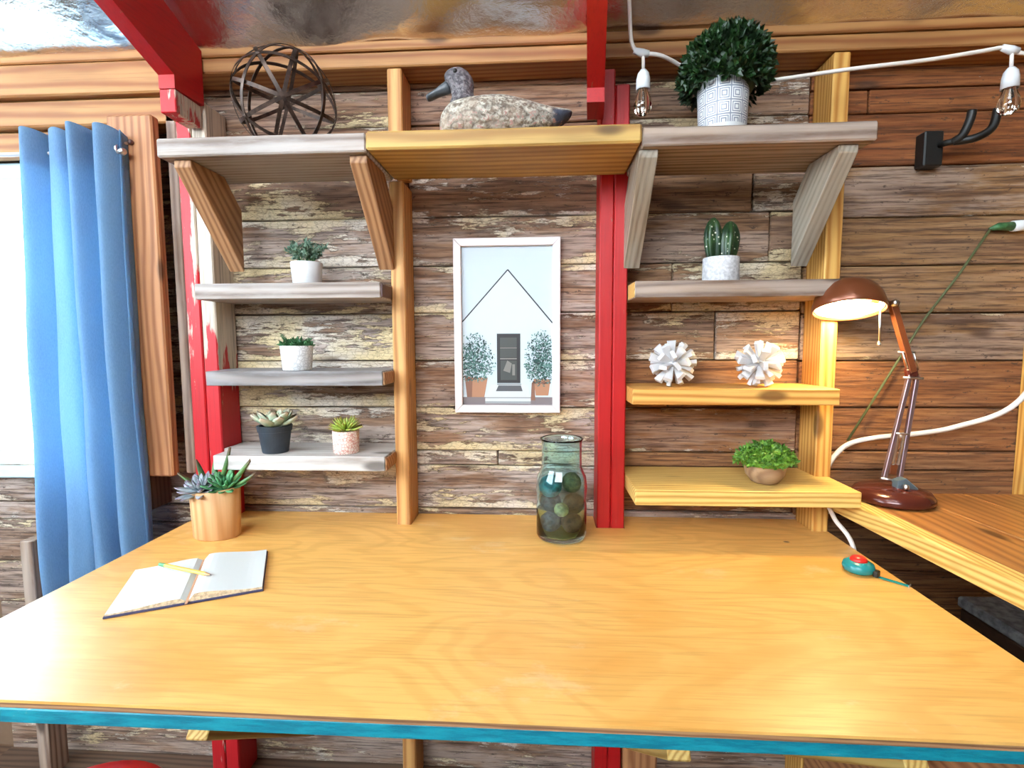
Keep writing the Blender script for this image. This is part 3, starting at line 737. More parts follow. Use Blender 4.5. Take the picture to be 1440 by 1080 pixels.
# flat printed shapes, in a unit frame u 0..1 across and v 0..1 up the sheet
UX0, UW, VZ0, VH = -h + .020, PWD - .040, .020, PHT - .040
def pshape(name, polys, mat, lift):
    bm = bmesh.new()
    for poly in polys:
        vsl = [bm.verts.new((UX0 + u * UW, -.0006 - lift * .00012, VZ0 + v * VH)) for u, v in poly]
        f = bm.faces.new(vsl)
    bm.normal_update()
    for f in bm.faces:
        if f.normal.y > 0: f.normal_flip()
    o = obj(name, bm, mat, sheet_o); return o
def rect(a, b, c, d): return [(a, b), (c, b), (c, d), (a, d)]
def thick(p, q, w_):
    dx, dy = (q[0] - p[0]) * UW, (q[1] - p[1]) * VH; l = math.hypot(dx, dy); nx, ny = -dy / l * w_ / UW, dx / l * w_ / VH
    return [(p[0] + nx, p[1] + ny), (p[0] - nx, p[1] - ny), (q[0] - nx, q[1] - ny), (q[0] + nx, q[1] + ny)]
pshape('sky_wash', [[(0, .53), (.51, .855), (1, .52), (1, 1), (0, 1)]], pm['sky'], 1)
pshape('ground_wash', [rect(0, 0, 1, .05)], pm['ground'], 1)
pshape('roof_line', [thick((0, .53), (.51, .855), .0016), thick((.51, .855), (1, .52), .0017)], pm['line'], 3)
pshape('steps', [[(.25, .045), (.76, .045), (.72, .13), (.32, .13)], rect(.25, .01, .76, .045)], pm['step'], 3)
for q_ in (rect(.25, .012, .76, .022), rect(.25, .043, .76, .049), rect(.385, .128, .655, .137)): pshape('step_edge', [q_], pm['shade'], 4)
pshape('door', [rect(.385, .14, .645, .455)], pm['door'], 4)
pshape('door_mat', [[(.37, .088), (.67, .088), (.65, .125), (.40, .125)]], pm['mat'], 5)
for q_ in (rect(.42, .37, .605, .43), rect(.42, .305, .605, .36), rect(.425, .16, .605, .285)): pshape('door_pane', [q_], pm['glass'], 5)
for q_ in (rect(.42, .362, .605, .367), rect(.42, .292, .605, .300), [(.455, .22), (.53, .205), (.55, .265), (.50, .285)], rect(.555, .19, .585, .26)): pshape('door_trim', [q_], pm['curtain'], 6)
def pot_poly(c, w1_, w2_, v0, v1): return [(c - w1_, v0), (c + w1_, v0), (c + w2_, v1), (c - w2_, v1)]
pshape('left_pot', [pot_poly(.165, .075, .115, .05, .175)], pm['terracotta'], 5)
pshape('right_pot', [pot_poly(.885, .07, .095, .06, .165)], pm['terracotta'], 5)
for q_ in ([(.045, .05), (.10, .05), (.11, .175), (.02, .19)], rect(.79, .135, .98, .15), [(.76, .03), (.81, .03), (.80, .16), (.77, .14)]): pshape('pot_shade', [q_], pm['terra2'], 6)
for nm, mt, n_, k in (('bush_dark', 'leafd', 560, 6), ('bush_mid', 'leafm', 420, 7), ('bush_light', 'leafl', 170, 8)):
    for cx_, rx_, cy_, ry_ in ((.12, .25, .27, .17), (.88, .20, .26, .19)):
        ps = []
        for _ in range(n_):
            a = random.random() * 2 * PI; rr = math.sqrt(random.random()) * (1. if k > 6 else .9)
            u = cx_ + rx_ * rr * math.cos(a); v_ = cy_ + ry_ * rr * math.sin(a) * (1.15 if math.sin(a) > 0 else .75)
            if not (.01 < u < .99) or (.37 < u < .66) or random.random() < max(0., rr - .45) * 1.1: continue
            s_ = random.uniform(.006, .014) * (1.3 - .5 * rr); t_ = random.random() * PI
            ps.append([(u + s_ * math.cos(t_ + q * PI / 2) * (1.4 if q % 2 else .7), v_ + s_ * .55 * math.sin(t_ + q * PI / 2) * (1.4 if q % 2 else .7)) for q in range(4)])
        tag(pshape(nm, ps, pm[mt], k), kind='stuff')

# ------------------------------------------------------------------ things on the upper shelf
def band_mesh(R, w_, t_, n=72):
    bm = bmesh.new(); rings = []
    for i in range(n):
        a = 2 * PI * i / n; c, s = math.cos(a), math.sin(a)
        rings.append([bm.verts.new((r * c, r * s, z)) for r, z in ((R, -w_ / 2), (R, w_ / 2), (R - t_, w_ / 2), (R - t_, -w_ / 2))])
    for i in range(n):
        p, q = rings[i], rings[(i + 1) % n]
        for k in range(4): bm.faces.new((p[k], q[k], q[(k + 1) % 4], p[(k + 1) % 4]))
    bmesh.ops.recalc_face_normals(bm, faces=bm.faces); return bm
RO = .1125
orb = thing('band_sphere', 'open sphere of dark bronze metal bands on the upper shelf', 'sphere ornament', (-.580, -.185, TZ + .001))
axes = [(1, 1, 0), (1, -1, 0), (0, 1, 1), (0, 1, -1), (1, 0, 1), (1, 0, -1), (1, 0, 0), (0, 1, 0), (0, 0, 1)]
Q = Euler((.32, .25, .5)).to_matrix(); me = None
for i, a in enumerate(axes):
    v_ = Q @ Vector(a).normalized()
    o = obj('band', band_mesh(RO - .0006 * i, .0080, .0014) , M['bronze'], orb, (0, 0, RO))
    o.rotation_euler = v_.to_track_quat('Z', 'Y').to_euler()
rv = lathe([(0, -.003), (.006, -.003), (.006, .001), (.003, .003), (0, .003)], 10)
rvm = bpy.data.meshes.new('rivet'); rv.to_mesh(rvm); rv.free()
for a in [(1, 1, 1), (1, 1, -1), (1, -1, 1), (1, -1, -1), (-1, 1, 1), (-1, 1, -1), (-1, -1, 1), (-1, -1, -1)]:
    v_ = Q @ Vector(a).normalized()
    obj('rivet', rvm, M['bronze'], orb, Vector((0, 0, RO)) + v_ * (RO - .002), v_.to_track_quat('Z', 'Y').to_euler())

def loft(sections, n=24):
    """sections: (center, half-width vec, half-height vec)"""
    bm = bmesh.new(); rings = []
    for c, a, b in sections:
        c, a, b = Vector(c), Vector(a), Vector(b)
        rings.append([bm.verts.new(c + a * math.cos(2 * PI * k / n) + b * math.sin(2 * PI * k / n)) for k in range(n)])
    for p, q in zip(rings[:-1], rings[1:]):
        for k in range(n): bm.faces.new((p[k], p[(k + 1) % n], q[(k + 1) % n], q[k]))
    bm.faces.new(rings[0][::-1]); bm.faces.new(rings[-1])
    bmesh.ops.recalc_face_normals(bm, faces=bm.faces); return bm
DX = -.256
dk = thing('duck_decoy', 'carved wooden duck decoy with grey head facing left', 'duck decoy', (DX, -.20, TZ))
def cxz(cx_, cy_): return ((cx_ - 48) / 6 * .00155, 1.679 + (580 - cy_) / 6 * .00152 - TZ)
secs = []
for cx_, top, bot, hw in ((172, 545, .020, .010), (186, 490, .008, .028), (230, 425, .002, .042), (300, 378, .0005, .052), (400, 362, 0, .058), (550, 350, 0, .062), (680, 342, 0, .062), (800, 362, .0005, .058), (950, 408, .006, .049), (1060, 440, .016, .040), (1160, 460, .030, .030), (1240, 470, .044, .022), (1292, 480, .060, .010)):
    x_, zt = cxz(cx_, top); secs.append(((x_, 0, (zt + bot) / 2), (0, hw, 0), (0, 0, (zt - bot) / 2)))
bd = obj('body', loft(secs), M['duckbody'], dk, smooth=True)
bd.modifiers.new('s', 'SUBSURF').render_levels = 1
# neck and head: rings along a rising curve
hs = []
for cx_, cy_, rl, rw, tilt in ((390, 405, .040, .036, 0), (380, 365, .0290, .028, .0), (370, 330, .0235, .023, .0), (358, 290, .0255, .0225, -.1), (345, 245, .0310, .0255, -.15), (335, 200, .0335, .0262, -.15), (330, 155, .0300, .0235, -.1), (324, 120, .0205, .0170, 0), (320, 98, .0090, .0075, 0)):
    x_, z_ = cxz(cx_, cy_); hs.append(((x_, 0, z_), (rl * math.cos(tilt), 0, rl * math.sin(tilt)), (0, rw, 0)))
hd = obj('head', loft(hs), M['duckhead'], dk, smooth=True); hd.modifiers.new('s', 'SUBSURF').render_levels = 1
bs = []
for cx_, cy_, hh, hw in ((262, 245, .0150, .0150), (215, 265, .0120, .0130), (165, 290, .0085, .0125), (110, 318, .0068, .0140), (75, 335, .0068, .0135), (55, 345, .0045, .008)):
    x_, z_ = cxz(cx_, cy_); bs.append(((x_, 0, z_), (0, hw, 0), (-.35 * hh, 0, hh)))
bl = obj('bill', loft(bs, 18), M['bill'], dk, smooth=True); bl.modifiers.new('s', 'SUBSURF').render_levels = 1
x_, z_ = cxz(318, 165)
for sy in (-1, 1):
    obj('eye', lathe([(0, -.004), (.0045, -.002), (.005, .0), (.0035, .0025), (0, .0035)], 14), M['blackmetal'], dk, (x_, sy * .0238, z_), (PI / 2 * (1 if sy < 0 else -1), 0, 0), smooth=True)

def quad_leaf(bm, p, d, side, L_, W_, fold=.25):
    """a small folded leaf: 4 triangles"""
    up = d.cross(side).normalized()
    a = bm.verts.new(p); t = bm.verts.new(p + d * L_); m_ = bm.verts.new(p + d * L_ * .5 - up * W_ * fold)
    l = bm.verts.new(p + d * L_ * .5 + side * W_ * .5); r_ = bm.verts.new(p + d * L_ * .5 - side * W_ * .5)
    bm.faces.new((a, m_, l)); bm.faces.new((m_, t, l)); bm.faces.new((a, r_, m_)); bm.faces.new((m_, r_, t))
def rnd_dir():
    while True:
        v_ = Vector((random.uniform(-1, 1), random.uniform(-1, 1), random.uniform(-1, 1)))
        if .05 < v_.length < 1: return v_.normalized()
def foliage(n, pos, L_, W_, out_bias=1.):
    bm = bmesh.new()
    for _ in range(n):
        p, o_ = pos()
        d = (o_ * out_bias + rnd_dir() * .8).normalized(); s_ = d.cross(rnd_dir()).normalized(); k = random.uniform(.7, 1.3)
        quad_leaf(bm, p, d, s_, L_ * k, W_ * k)
    return bm
def pot_bm(r0, r1, h_, wall_=.005, lip=0., n=36, sx=1., sy=1.):
    prof = [(0, 0), (r0 * .96, 0), (r0, .002)]
    if lip: prof += [(r0 + (r1 - r0) * .72, h_ * .78), (r0 + (r1 - r0) * .72 + lip, h_ * .79)]
    prof += [(r1 + lip * .5, h_ - .001), (r1 + lip * .5 - .001, h_), (r1 - wall_, h_), (r1 - wall_ - .001, h_ - .01), (r0 * .9, h_ * .55), (0, h_ * .55)]
    return lathe(prof, n, sx, sy)
def soil(r, z, parent, sx=1., sy=1.):
    return obj('soil', lathe([(0, z + .004), (r * .6, z + .003), (r, z), (r, z - .008), (0, z - .008)], 24, sx, sy), M['soil'], parent, smooth=True)

# boxwood topiary
tp = thing('boxwood_topiary', 'dark green boxwood ball in a white pot with square motifs', 'potted plant', (.372, -.232, 1.6315))
obj('pot', pot_bm(.047, .051, .104), M['potsquare'], tp, smooth=False)
for p in tp.children[0].data.polygons: p.use_smooth = True
soil(.044, .094, tp)
core = obj('core', lathe([(0, -.07), (.045, -.055), (.072, -.01), (.074, .02), (.055, .055), (0, .07)], 20), M['boxwood'], tp, (0.006, .008, .128), smooth=True)
def tpos():
    d = rnd_dir()
    if d.z < -.5: d.z = -d.z
    r = random.uniform(.066, .080); c = Vector((.006, .008, .128))
    return c + Vector((d.x * r * 1.06, d.y * r * 1.0, d.z * r * .98)), d
tag(obj('foliage', foliage(2600, tpos, .019, .0105), M['boxwood'], tp), kind='stuff')

# ------------------------------------------------------------------ succulent leaf meshes (unit length along +X, top is +Z)
def succ_leaf(wid, thick_, curl, tipw=.5, n=7):
    bm = bmesh.new(); rings = []
    for i in range(n):
        t = i / (n - 1); wd = wid * (math.sin(PI * min(1, .12 + t * .80)) ** tipw) * (1 if t < .97 else .15)
        wd = max(wd, .02); th = thick_ * (1 - .65 * t) + .01
        x_ = t; z_ = curl * t * t
        rings.append([bm.verts.new((x_, -wd / 2, z_ + th * .35)), bm.verts.new((x_, 0, z_ + th * .05)), bm.verts.new((x_, wd / 2, z_ + th * .35)), bm.verts.new((x_, wd * .28, z_ - th * .6)), bm.verts.new((x_, -wd * .28, z_ - th * .6))])
    for p, q in zip(rings[:-1], rings[1:]):
        for k in range(5): bm.faces.new((p[k], p[(k + 1) % 5], q[(k + 1) % 5], q[k]))
    bm.faces.new(rings[0][::-1]); bm.faces.new(rings[-1])
    bmesh.ops.recalc_face_normals(bm, faces=bm.faces)
    m_ = bpy.data.meshes.new('succulent_leaf'); bm.to_mesh(m_); bm.free()
    for p in m_.polygons: p.use_smooth = True
    return m_
def rosette(parent, loc, R, mesh, mat, layers, sub=True, lean=(0, 0), z_core=.35):
    core_ = obj('rosette', lathe([(0, -R * .15), (R * .22, -R * .1), (R * .2, R * .12), (0, R * .22)], 12), mat, parent, loc, (lean[0], lean[1], 0), smooth=True)
    me_ = mesh.copy(); me_.materials.clear(); me_.materials.append(mat)
    for li, (n, el, ln) in enumerate(layers):
        for i in range(n):
            a = 2 * PI * (i + .5 * (li % 2)) / n + random.uniform(-.12, .12)
            e = el + random.uniform(-.10, .10)
            o = obj('leaf', me_, None, core_)
            k = R * ln * random.uniform(.9, 1.1)
            o.scale = (k, k, k)
            o.rotation_euler = Euler((0, -e, a), 'XYZ')
            o.location = (math.cos(a) * R * .08, math.sin(a) * R * .08, li * R * .04)
    return core_
LEAF_POINT = succ_leaf(.34, .16, .22, .7)
LEAF_ROUND = succ_leaf(.55, .22, .28, .42)
LEAF_THIN = succ_leaf(.20, .13, .10, .8)
LEAF_ALOE = succ_leaf(.17, .13, .06, 1.1, 8)

# ------------------------------------------------------------------ left shelf plants
hp = thing('potted_herb', 'grey-green bushy herb in a smooth white pot', 'potted plant', (-.573, -.125, 1.3485))
obj('pot', pot_bm(.033, .0375, .052), M['white'], hp, smooth=True); soil(.031, .046, hp)
stems = bmesh.new()
tips = []
for i in range(30):
    a = random.random() * 2 * PI; r_ = random.uniform(.2, 1.) ** .7
    tip = Vector((math.cos(a) * r_ * .048, math.sin(a) * r_ * .038, .052 + random.uniform(.022, .056) * (1.15 - .5 * r_)))
    base_ = Vector((math.cos(a) * .012, math.sin(a) * .012, .045)); tips.append((base_, tip))
    join_bm(stems, tube([base_, (base_ + tip) / 2 + Vector((0, 0, .008)), tip], .0008, 4))
obj('stems', stems, M['fern'], hp)
def hpos():
    b_, t_ = random.choice(tips); u = random.uniform(.3, 1.05); p = b_.lerp(t_, u) + Vector((0, 0, .008 * math.sin(PI * min(u, 1)))) + rnd_dir() * .003
    return p, (t_ - b_).normalized()
tag(obj('foliage', foliage(620, hpos, .0115, .0062, .6), M['herb'], hp), kind='stuff')

sp2 = thing('potted_succulent', 'dark green trailing succulent in a white relief pot', 'potted plant', (-.606, -.125, 1.1395))
obj('pot', pot_bm(.034, .0385, .060), M['potrelief'], sp2, smooth=True); soil(.032, .054, sp2)
def fpos():
    a = random.random() * 2 * PI; r_ = random.uniform(0, .036); return Vector((math.cos(a) * r_, math.sin(a) * r_ * .8, .056 + random.uniform(0, .018) * (1 - r_ / .06))), Vector((math.cos(a) * .8, math.sin(a) * .8, .9))
tag(obj('foliage', foliage(230, fpos, .0125, .007, .9), M['fern'], sp2), kind='stuff')
for i in range(5):
    a = random.uniform(2.2, 4.2) if i < 3 else random.uniform(-.8, .8)
    b_ = Vector((math.cos(a) * .012, math.sin(a) * .012, .054)); t_ = b_ + Vector((math.cos(a) * .024, math.sin(a) * .01, random.uniform(.022, .038)))
    bm = tube([b_, b_.lerp(t_, .5) + Vector((0, 0, .004)), t_], .0009, 5)
    for k in range(7):
        p = b_.lerp(t_, .35 + .1 * k); 
        for s_ in (-1, 1): quad_leaf(bm, p, Vector((s_ * .8, -.25, .4)).normalized(), Vector((0, 1, 0)), .008, .005)
    obj('sprig', bm, M['fern'], sp2)

sp3 = thing('potted_succulent', 'pale green wide-leaved succulent in a dark navy plastic pot', 'potted plant', (-.671, -.125, .9335))
obj('pot', pot_bm(.031, .041, .068, lip=.002), M['darkpot'], sp3, smooth=False); soil(.035, .062, sp3)
rosette(sp3, (.004, -.002, .068), .056, LEAF_ROUND, M['succ_pale'], [(8, .18, 1.0), (7, .5, .85), (5, .9, .62), (3, 1.2, .4)])
rosette(sp3, (-.022, .006, .070), .040, LEAF_ROUND, M['succ_pale'], [(6, .25, .95), (5, .8, .6)])

sp4 = thing('potted_succulent', 'lime green spiky succulent in a pink patterned pot', 'potted plant', (-.489, -.125, .9335))
obj('pot', pot_bm(.031, .0325, .056), M['potpink'], sp4, smooth=True); soil(.0275, .050, sp4)
rosette(sp4, (0, -.002, .056), .042, LEAF_THIN, M['succ_lime'], [(13, .15, 1.), (12, .45, .95), (10, .8, .85), (7, 1.15, .7)])

# ------------------------------------------------------------------ right shelf things
cp = thing('potted_cactus', 'two-pad spotted cactus in a speckled grey concrete pot', 'potted plant', (.414, -.125, 1.3425))
obj('pot', pot_bm(.041, .040, .056), M['concrete'], cp, smooth=True); soil(.034, .050, cp)
def cactus_col(H, R, rib):
    bm = bmesh.new(); n = 30; rings = []
    for i in range(13):
        t = i / 12; r_ = R * (.72 + .38 * math.sin(PI * min(t * .95, .8) * .9)) * math.sqrt(max(0, 1 - max(0, (t - .55) / .46) ** 2.2)); r_ = max(r_, .0006)
        rings.append([bm.verts.new((r_ * (1 + rib * math.cos(5 * a)) * math.cos(a), r_ * (1 + rib * math.cos(5 * a)) * math.sin(a) * .75, H * t)) for a in [2 * PI * k / n for k in range(n)]])
    for p, q in zip(rings[:-1], rings[1:]):
        for k in range(n): bm.faces.new((p[k], p[(k + 1) % n], q[(k + 1) % n], q[k]))
    bm.faces.new(rings[-1]); bm.faces.new(rings[0][::-1])
    bmesh.ops.recalc_face_normals(bm, faces=bm.faces); return bm
obj('cactus_stem', cactus_col(.102, .0185, .20), M['cactus'], cp, (-.014, .004, .046), (0, -.05, .3), smooth=True)
obj('cactus_stem', cactus_col(.094, .0215, .22), M['cactus'], cp, (.014, -.004, .046), (0, .14, .9), smooth=True)

def wood_flower(loc, label, rot, seed):
    rs = random.Random(seed)
    t = thing('wooden_flower_ball', label, 'ornament', loc, 0, 'white wooden flower balls')
    R = .0575
    obj('core', lathe([(0, -.018), (.012, -.014), (.018, 0), (.012, .014), (0, .018)], 14), M['whitematte'], t, (0, 0, R * .955), smooth=True)
    bm = bmesh.new(); vsl = []
    for x_, w_, h_ in ((.008, .0050, .0035), (.035, .0072, .0042), (R - .001, .0102, .0052)):
        vsl.append([bm.verts.new((x_, sy * w_, sz * h_)) for sy, sz in ((-1, -1), (1, -1), (1, 1), (-1, 1))])
    for p, q in zip(vsl[:-1], vsl[1:]):
        for k in range(4): bm.faces.new((p[k], p[(k + 1) % 4], q[(k + 1) % 4], q[k]))
    bm.faces.new(vsl[0][::-1]); bm.faces.new(vsl[-1])
    bmesh.ops.bevel(bm, geom=list(bm.edges), offset=.0008, segments=1, affect='EDGES')
    bmesh.ops.recalc_face_normals(bm, faces=bm.faces)
    m_ = bpy.data.meshes.new('petal_slat'); bm.to_mesh(m_); bm.free(); m_.materials.append(M['whitematte'])
    n = 38; Rm = Euler(rot).to_matrix()
    for i in range(n):
        z_ = 1 - 2 * (i + .5) / n; a = i * 2.39996; r_ = math.sqrt(1 - z_ * z_)
        d = Rm @ Vector((r_ * math.cos(a), r_ * math.sin(a), z_))
        q = d.to_track_quat('X', 'Z') @ Euler((rs.uniform(0, PI), 0, 0)).to_quaternion()
        o = obj('petal_slat', m_, None, t, (0, 0, R * .955), q.to_euler()); k = rs.uniform(.90, 1.02); o.scale = (k, 1, 1)
wood_flower((.314, -.105, 1.0985), 'white wooden slat flower ball nearer the red post', (.3, .2, .1), 3)
wood_flower((.517, -.105, 1.0985), 'white wooden slat flower ball nearer the desk lamp', (1.1, .6, .4), 5)

mb = thing('potted_moss', 'bright green mossy plant in a round wooden bowl', 'potted plant', (.520, -.150, .8755))
obj('bowl', lathe([(0, 0), (.022, 0), (.030, .004), (.042, .020), (.0475, .042), (.0475, .048), (.043, .048), (.038, .03), (0, .02)], 32), M['clay'], mb, smooth=True)
soil(.042, .044, mb)
def mpos():
    a = random.random() * 2 * PI; u = random.random(); el = math.acos(1 - u * .95)
    d = Vector((math.sin(el) * math.cos(a), math.sin(el) * math.sin(a), math.cos(el))); r_ = random.uniform(.75, 1.05)
    return Vector((d.x * .064 * r_, d.y * .058 * r_, .046 + d.z * .046 * r_)), d
obj('moss_core', lathe([(0, .085), (.03, .079), (.048, .060), (.052, .045), (0, .043)], 20), M['moss'], mb, smooth=True)
tag(obj('foliage', foliage(1500, mpos, .0105, .006, .7), M['moss'], mb), kind='stuff')

# ------------------------------------------------------------------ desk top things
bt = thing('glass_bottle', 'pale teal glass jar with narrow neck standing beside the red post', 'glass jar', (.045, -.115 - .0, DZ))
ro = .0600
prof_o = [(0, .0), (.050, .0), (.057, .003), (ro, .010), (ro, .080), (.0585, .088), (.0575, .093), (.0590, .098), (ro + .001, .125), (.058, .150), (.050, .166), (.0475, .174), (.0475, .225), (.0490, .236), (.0515, .240)]
prof_i = [(.0490, .241), (.0455, .236), (.0445, .226), (.0445, .174), (.047, .164), (.0545, .149), (.0572, .125), (.0560, .098), (.0550, .093), (.0557, .088), (.0570, .080), (.0570, .016), (.050, .011), (0, .011)]
obj('glass_body', lathe(prof_o + prof_i, 56), M['bottle'], bt, smooth=True)
bt.location = (.046, -.152, DZ + .0005)
def fill_ball(x_, y_, z_, r_, mat, label, nm='decorative_ball'):
    bm = bmesh.new(); bmesh.ops.create_icosphere(bm, subdivisions=4, radius=1.)
    ph = random.random() * 9
    for v in bm.verts: v.co *= r_ * (1 + .025 * math.sin(v.co.x * 7 + ph) * math.sin(v.co.y * 6 + ph * 2) + .015 * math.sin(v.co.z * 13 + ph))
    tag(obj(nm, bm, mat, None, (.046 + x_, -.152 + y_, DZ + z_), smooth=True), label, 'ornament ball', 'balls inside the glass jar')
rr, rg = .0258, .0300
for i, (mt, lb) in enumerate((('balldark', 'dark grey textured ball low in the glass jar, on the left'), ('ballbrown', 'dark brown ball low in the glass jar, on the right'), ('ballbrown', 'brown ball at the back of the jar bottom'))):
    a = math.radians((205, 325, 85)[i]); fill_ball(rg * math.cos(a), rg * math.sin(a), .0125 + rr, rr, M[mt], lb)
for mt, lb, a, g_, z_, r_ in (('balltan', 'small tan twine ball in the middle of the glass jar', 268, .034, .078, .0170), ('ballbrown', 'reddish brown ball in the upper right of the glass jar', 8, .0300, .0815, .0258), ('balldark', 'dark grey ball halfway up the glass jar, on the left', 150, .0300, .0815, .0258),
                              ('ballteal', 'teal ball topmost in the glass jar, on the left', 195, .0270, .1270, .0265), ('ballgreen', 'olive ball near the jar shoulder, on the right', 30, .0290, .1290, .0240)):
    a = math.radians(a); fill_ball(g_ * math.cos(a), g_ * math.sin(a), z_, r_, M[mt], lb)

wp = thing('potted_succulents', 'oval pale wooden pot of mixed blue and green succulents on the desk', 'potted plant', (-.795, -.185, DZ + .0005))
bm = pot_bm(.0555, .060, .118, .006, sx=1., sy=.72)
for v in bm.verts:
    if v.co.z > .10: v.co.z += v.co.x * .10
R = Matrix.Rotation(PI / 2, 4, 'Y')
bmesh.ops.transform(bm, matrix=R, verts=bm.verts)
obj('pot', bm, M['potwood'], wp, (0, 0, 0), (0, -PI / 2, 0), smooth=True)
soil(.051, .106, wp, 1., .72)
rosette(wp, (-.026, -.014, .116), .050, LEAF_POINT, M['succ_blue'], [(11, .05, 1.), (10, .35, .9), (8, .7, .75), (5, 1.1, .5)], lean=(.35, -.1))
rosette(wp, (.032, -.008, .122), .046, LEAF_POINT, M['succ_green'], [(10, .15, 1.), (9, .5, .9), (7, .85, .7), (4, 1.2, .5)], lean=(.25, .15))
me_a = LEAF_ALOE.copy(); me_a.materials.append(M['aloe'])
for a, e, ln, ox in ((PI - .35, 1.05, .085, -.020), (.5, 1.22, .112, .002), (.15, .80, .105, .018), (-.15, .50, .095, .028), (PI + .2, .60, .080, -.024), (2.0, 1.15, .085, -.004), (.9, 1.0, .09, .012)):
    o = obj('aloe_leaf', me_a, None, wp, (ox, .004, .108), (0, -e, a)); o.scale = (ln, ln, ln)

# open notebook
nb = thing('open_notebook', 'open blank notebook with a navy cover lying on the desk', 'notebook', (-.640, -.509, DZ), math.radians(26.5))
NW, NH = .124, .196
def page_block(sgn, t_in, t_out, n=12):
    bm = bmesh.new(); A = []; Bt = []
    for i in range(n + 1):
        u = i / n; x_ = sgn * (.001 + u * (NW - .003)); zt = .0045 + t_out * (.55 + .45 * (1 - u)) + (t_in) * math.sin(PI * min(1, u * 1.25) ** .55) * (1 - u * .55)
        if u == 0: zt = .0055
        A.append((x_, zt)); Bt.append((x_, .0041))
    prof = A + Bt[::-1]
    f0 = [bm.verts.new((x_, .003, z_)) for x_, z_ in prof]; f1 = [bm.verts.new((x_, NH - .003, z_)) for x_, z_ in prof]
    bm.faces.new(f0); bm.faces.new(f1[::-1]); m_ = len(prof)
    for i in range(m_): bm.faces.new((f0[i], f1[i], f1[(i + 1) % m_], f0[(i + 1) % m_]))
    bmesh.ops.recalc_face_normals(bm, faces=bm.faces)
    for f in bm.faces: f.material_index = 0 if f.normal.z > .4 else 1
    return bm
for nm, s_, ti, to in (('left_pages', -1, .005, .004), ('right_pages', 1, .008, .007)):
    o = obj(nm, page_block(s_, ti, to), M['page'], nb); o.data.materials.append(M['pageedge'])
obj('cover', box_bm((-NW, 0, .0003), (NW, NH, .0040), .0008), M['navy'], nb)
obj('ribbon', prism([(-.002, -.010), (.002, -.010), (.002, NH - .004), (-.002, NH - .004)], .0065, .0072), M['ribbon'], nb)
pc = thing('pencil', 'yellow pencil with green ferrule lying across the open notebook', 'pencil', (-.707, -.418, DZ + .0225), math.radians(-17))
obj('shaft', tube([(-.058, 0, 0), (.054, 0, 0)], .0036, 6), M['pencil'], pc)
obj('ferrule', tube([(-.066, 0, 0), (-.058, 0, 0)], .0038, 12), M['ferrule'], pc)
obj('eraser', tube([(-.074, 0, 0), (-.066, 0, 0)], .0034, 12), M['ferrule'], pc)
obj('sharpened_tip', tube([(.054, 0, 0), (.066, 0, 0)], .003, 8, taper=[.0036, .0012]), M['potwood'], pc)
obj('lead', tube([(.066, 0, 0), (.070, 0, 0)], .001, 8, taper=[.0012, .0003]), M['graphite'], pc)

# round teal tape measure with red button
tm = thing('tape_measure', 'small round teal tape measure with a red button at the desk corner', 'tape measure', (.643, -.312, DZ + .0005), math.radians(-48))
obj('case', lathe([(0, 0), (.020, 0), (.027, .004), (.029, .011), (.027, .018), (.019, .023), (0, .024)], 32), M['tealplastic'], tm, smooth=True)
obj('button', lathe([(0, .022), (.0155, .0215), (.0155, .0265), (.011, .031), (0, .033)], 24), M['redplastic'], tm, smooth=True)
obj('clip', box_bm((.0275, -.008, .001), (.036, .008, .012), .001), M['blackmetal'], tm)
obj('tape', prism([(.036, -.005), (.085, -.005), (.085, .005), (.036, .005)], .0010, .0016), M['tealplastic'], tm)
obj('tape_hook', box_bm((.085, -.006, .0), (.0865, .006, .004), 0), M['metal'], tm)

# ------------------------------------------------------------------ desk lamp
LX, LY = .808, -.150
lp = thing('desk_lamp', 'brown swing-arm desk lamp switched on, standing on the side counter', 'lamp', (LX, LY, CZ + .0005))
def D(x_, z_, y_=0.): return Vector((x_ - LX, y_, z_ - CZ))
obj('base', lathe([(0, 0), (.078, 0), (.082, .004), (.082, .012), (.074, .024), (.050, .032), (.02, .035), (0, .035)], 48), M['maroon'], lp, smooth=True)
bm = prism([(-.012, .030), (.034, .030), (.034, .034), (.006, .058), (-.012, .052)], -.010, .010, .0015)
bmesh.ops.transform(bm, matrix=Matrix.Rotation(PI / 2, 4, 'X'), verts=bm.verts)
obj('bracket', bm, M['bluegrey'], lp, (.004, -.02, 0))
obj('knob', lathe([(0, 0), (.006, 0), (.0065, .010), (.004, .013), (0, .0135)], 16), M['metal'], lp, (.004, -.032, .040), (PI / 2, 0, 0), smooth=True)
def rodp(name, a, b, r_, mat, n=10): return obj(name, tube([a, b], r_, n), mat, lp, smooth=True)
A0, A1 = D(.803, .888), D(.835, 1.128)          # lower arm
def flat_bar(name, a, b, w_, t_, mat):
    d = (b - a); l = d.length
    o = obj(name, box_bm((0, -t_ / 2, -w_ / 2), (l, t_ / 2, w_ / 2), .001), mat, lp, a); o.rotation_euler = d.to_track_quat('X', 'Y').to_euler(); return o
flat_bar('lower_arm', A0 + Vector((-.017, -.004, 0)), A1 + Vector((-.006, -.004, 0)), .010, .009, M['lampsteel'])
flat_bar('lower_arm', A0 + Vector((.017, -.004, -.004)), A1 + Vector((.010, -.004, 0)), .010, .009, M['lampsteel'])
rodp('pivot_rod', A0 + Vector((-.026, -.008, .002)), A0 + Vector((.026, -.008, -.006)), .0028, M['metal'])
rodp('pivot_rod', A0.lerp(A1, .44) + Vector((-.013, -.008, .001)), A0.lerp(A1, .44) + Vector((.015, -.008, -.001)), .0022, M['metal'])
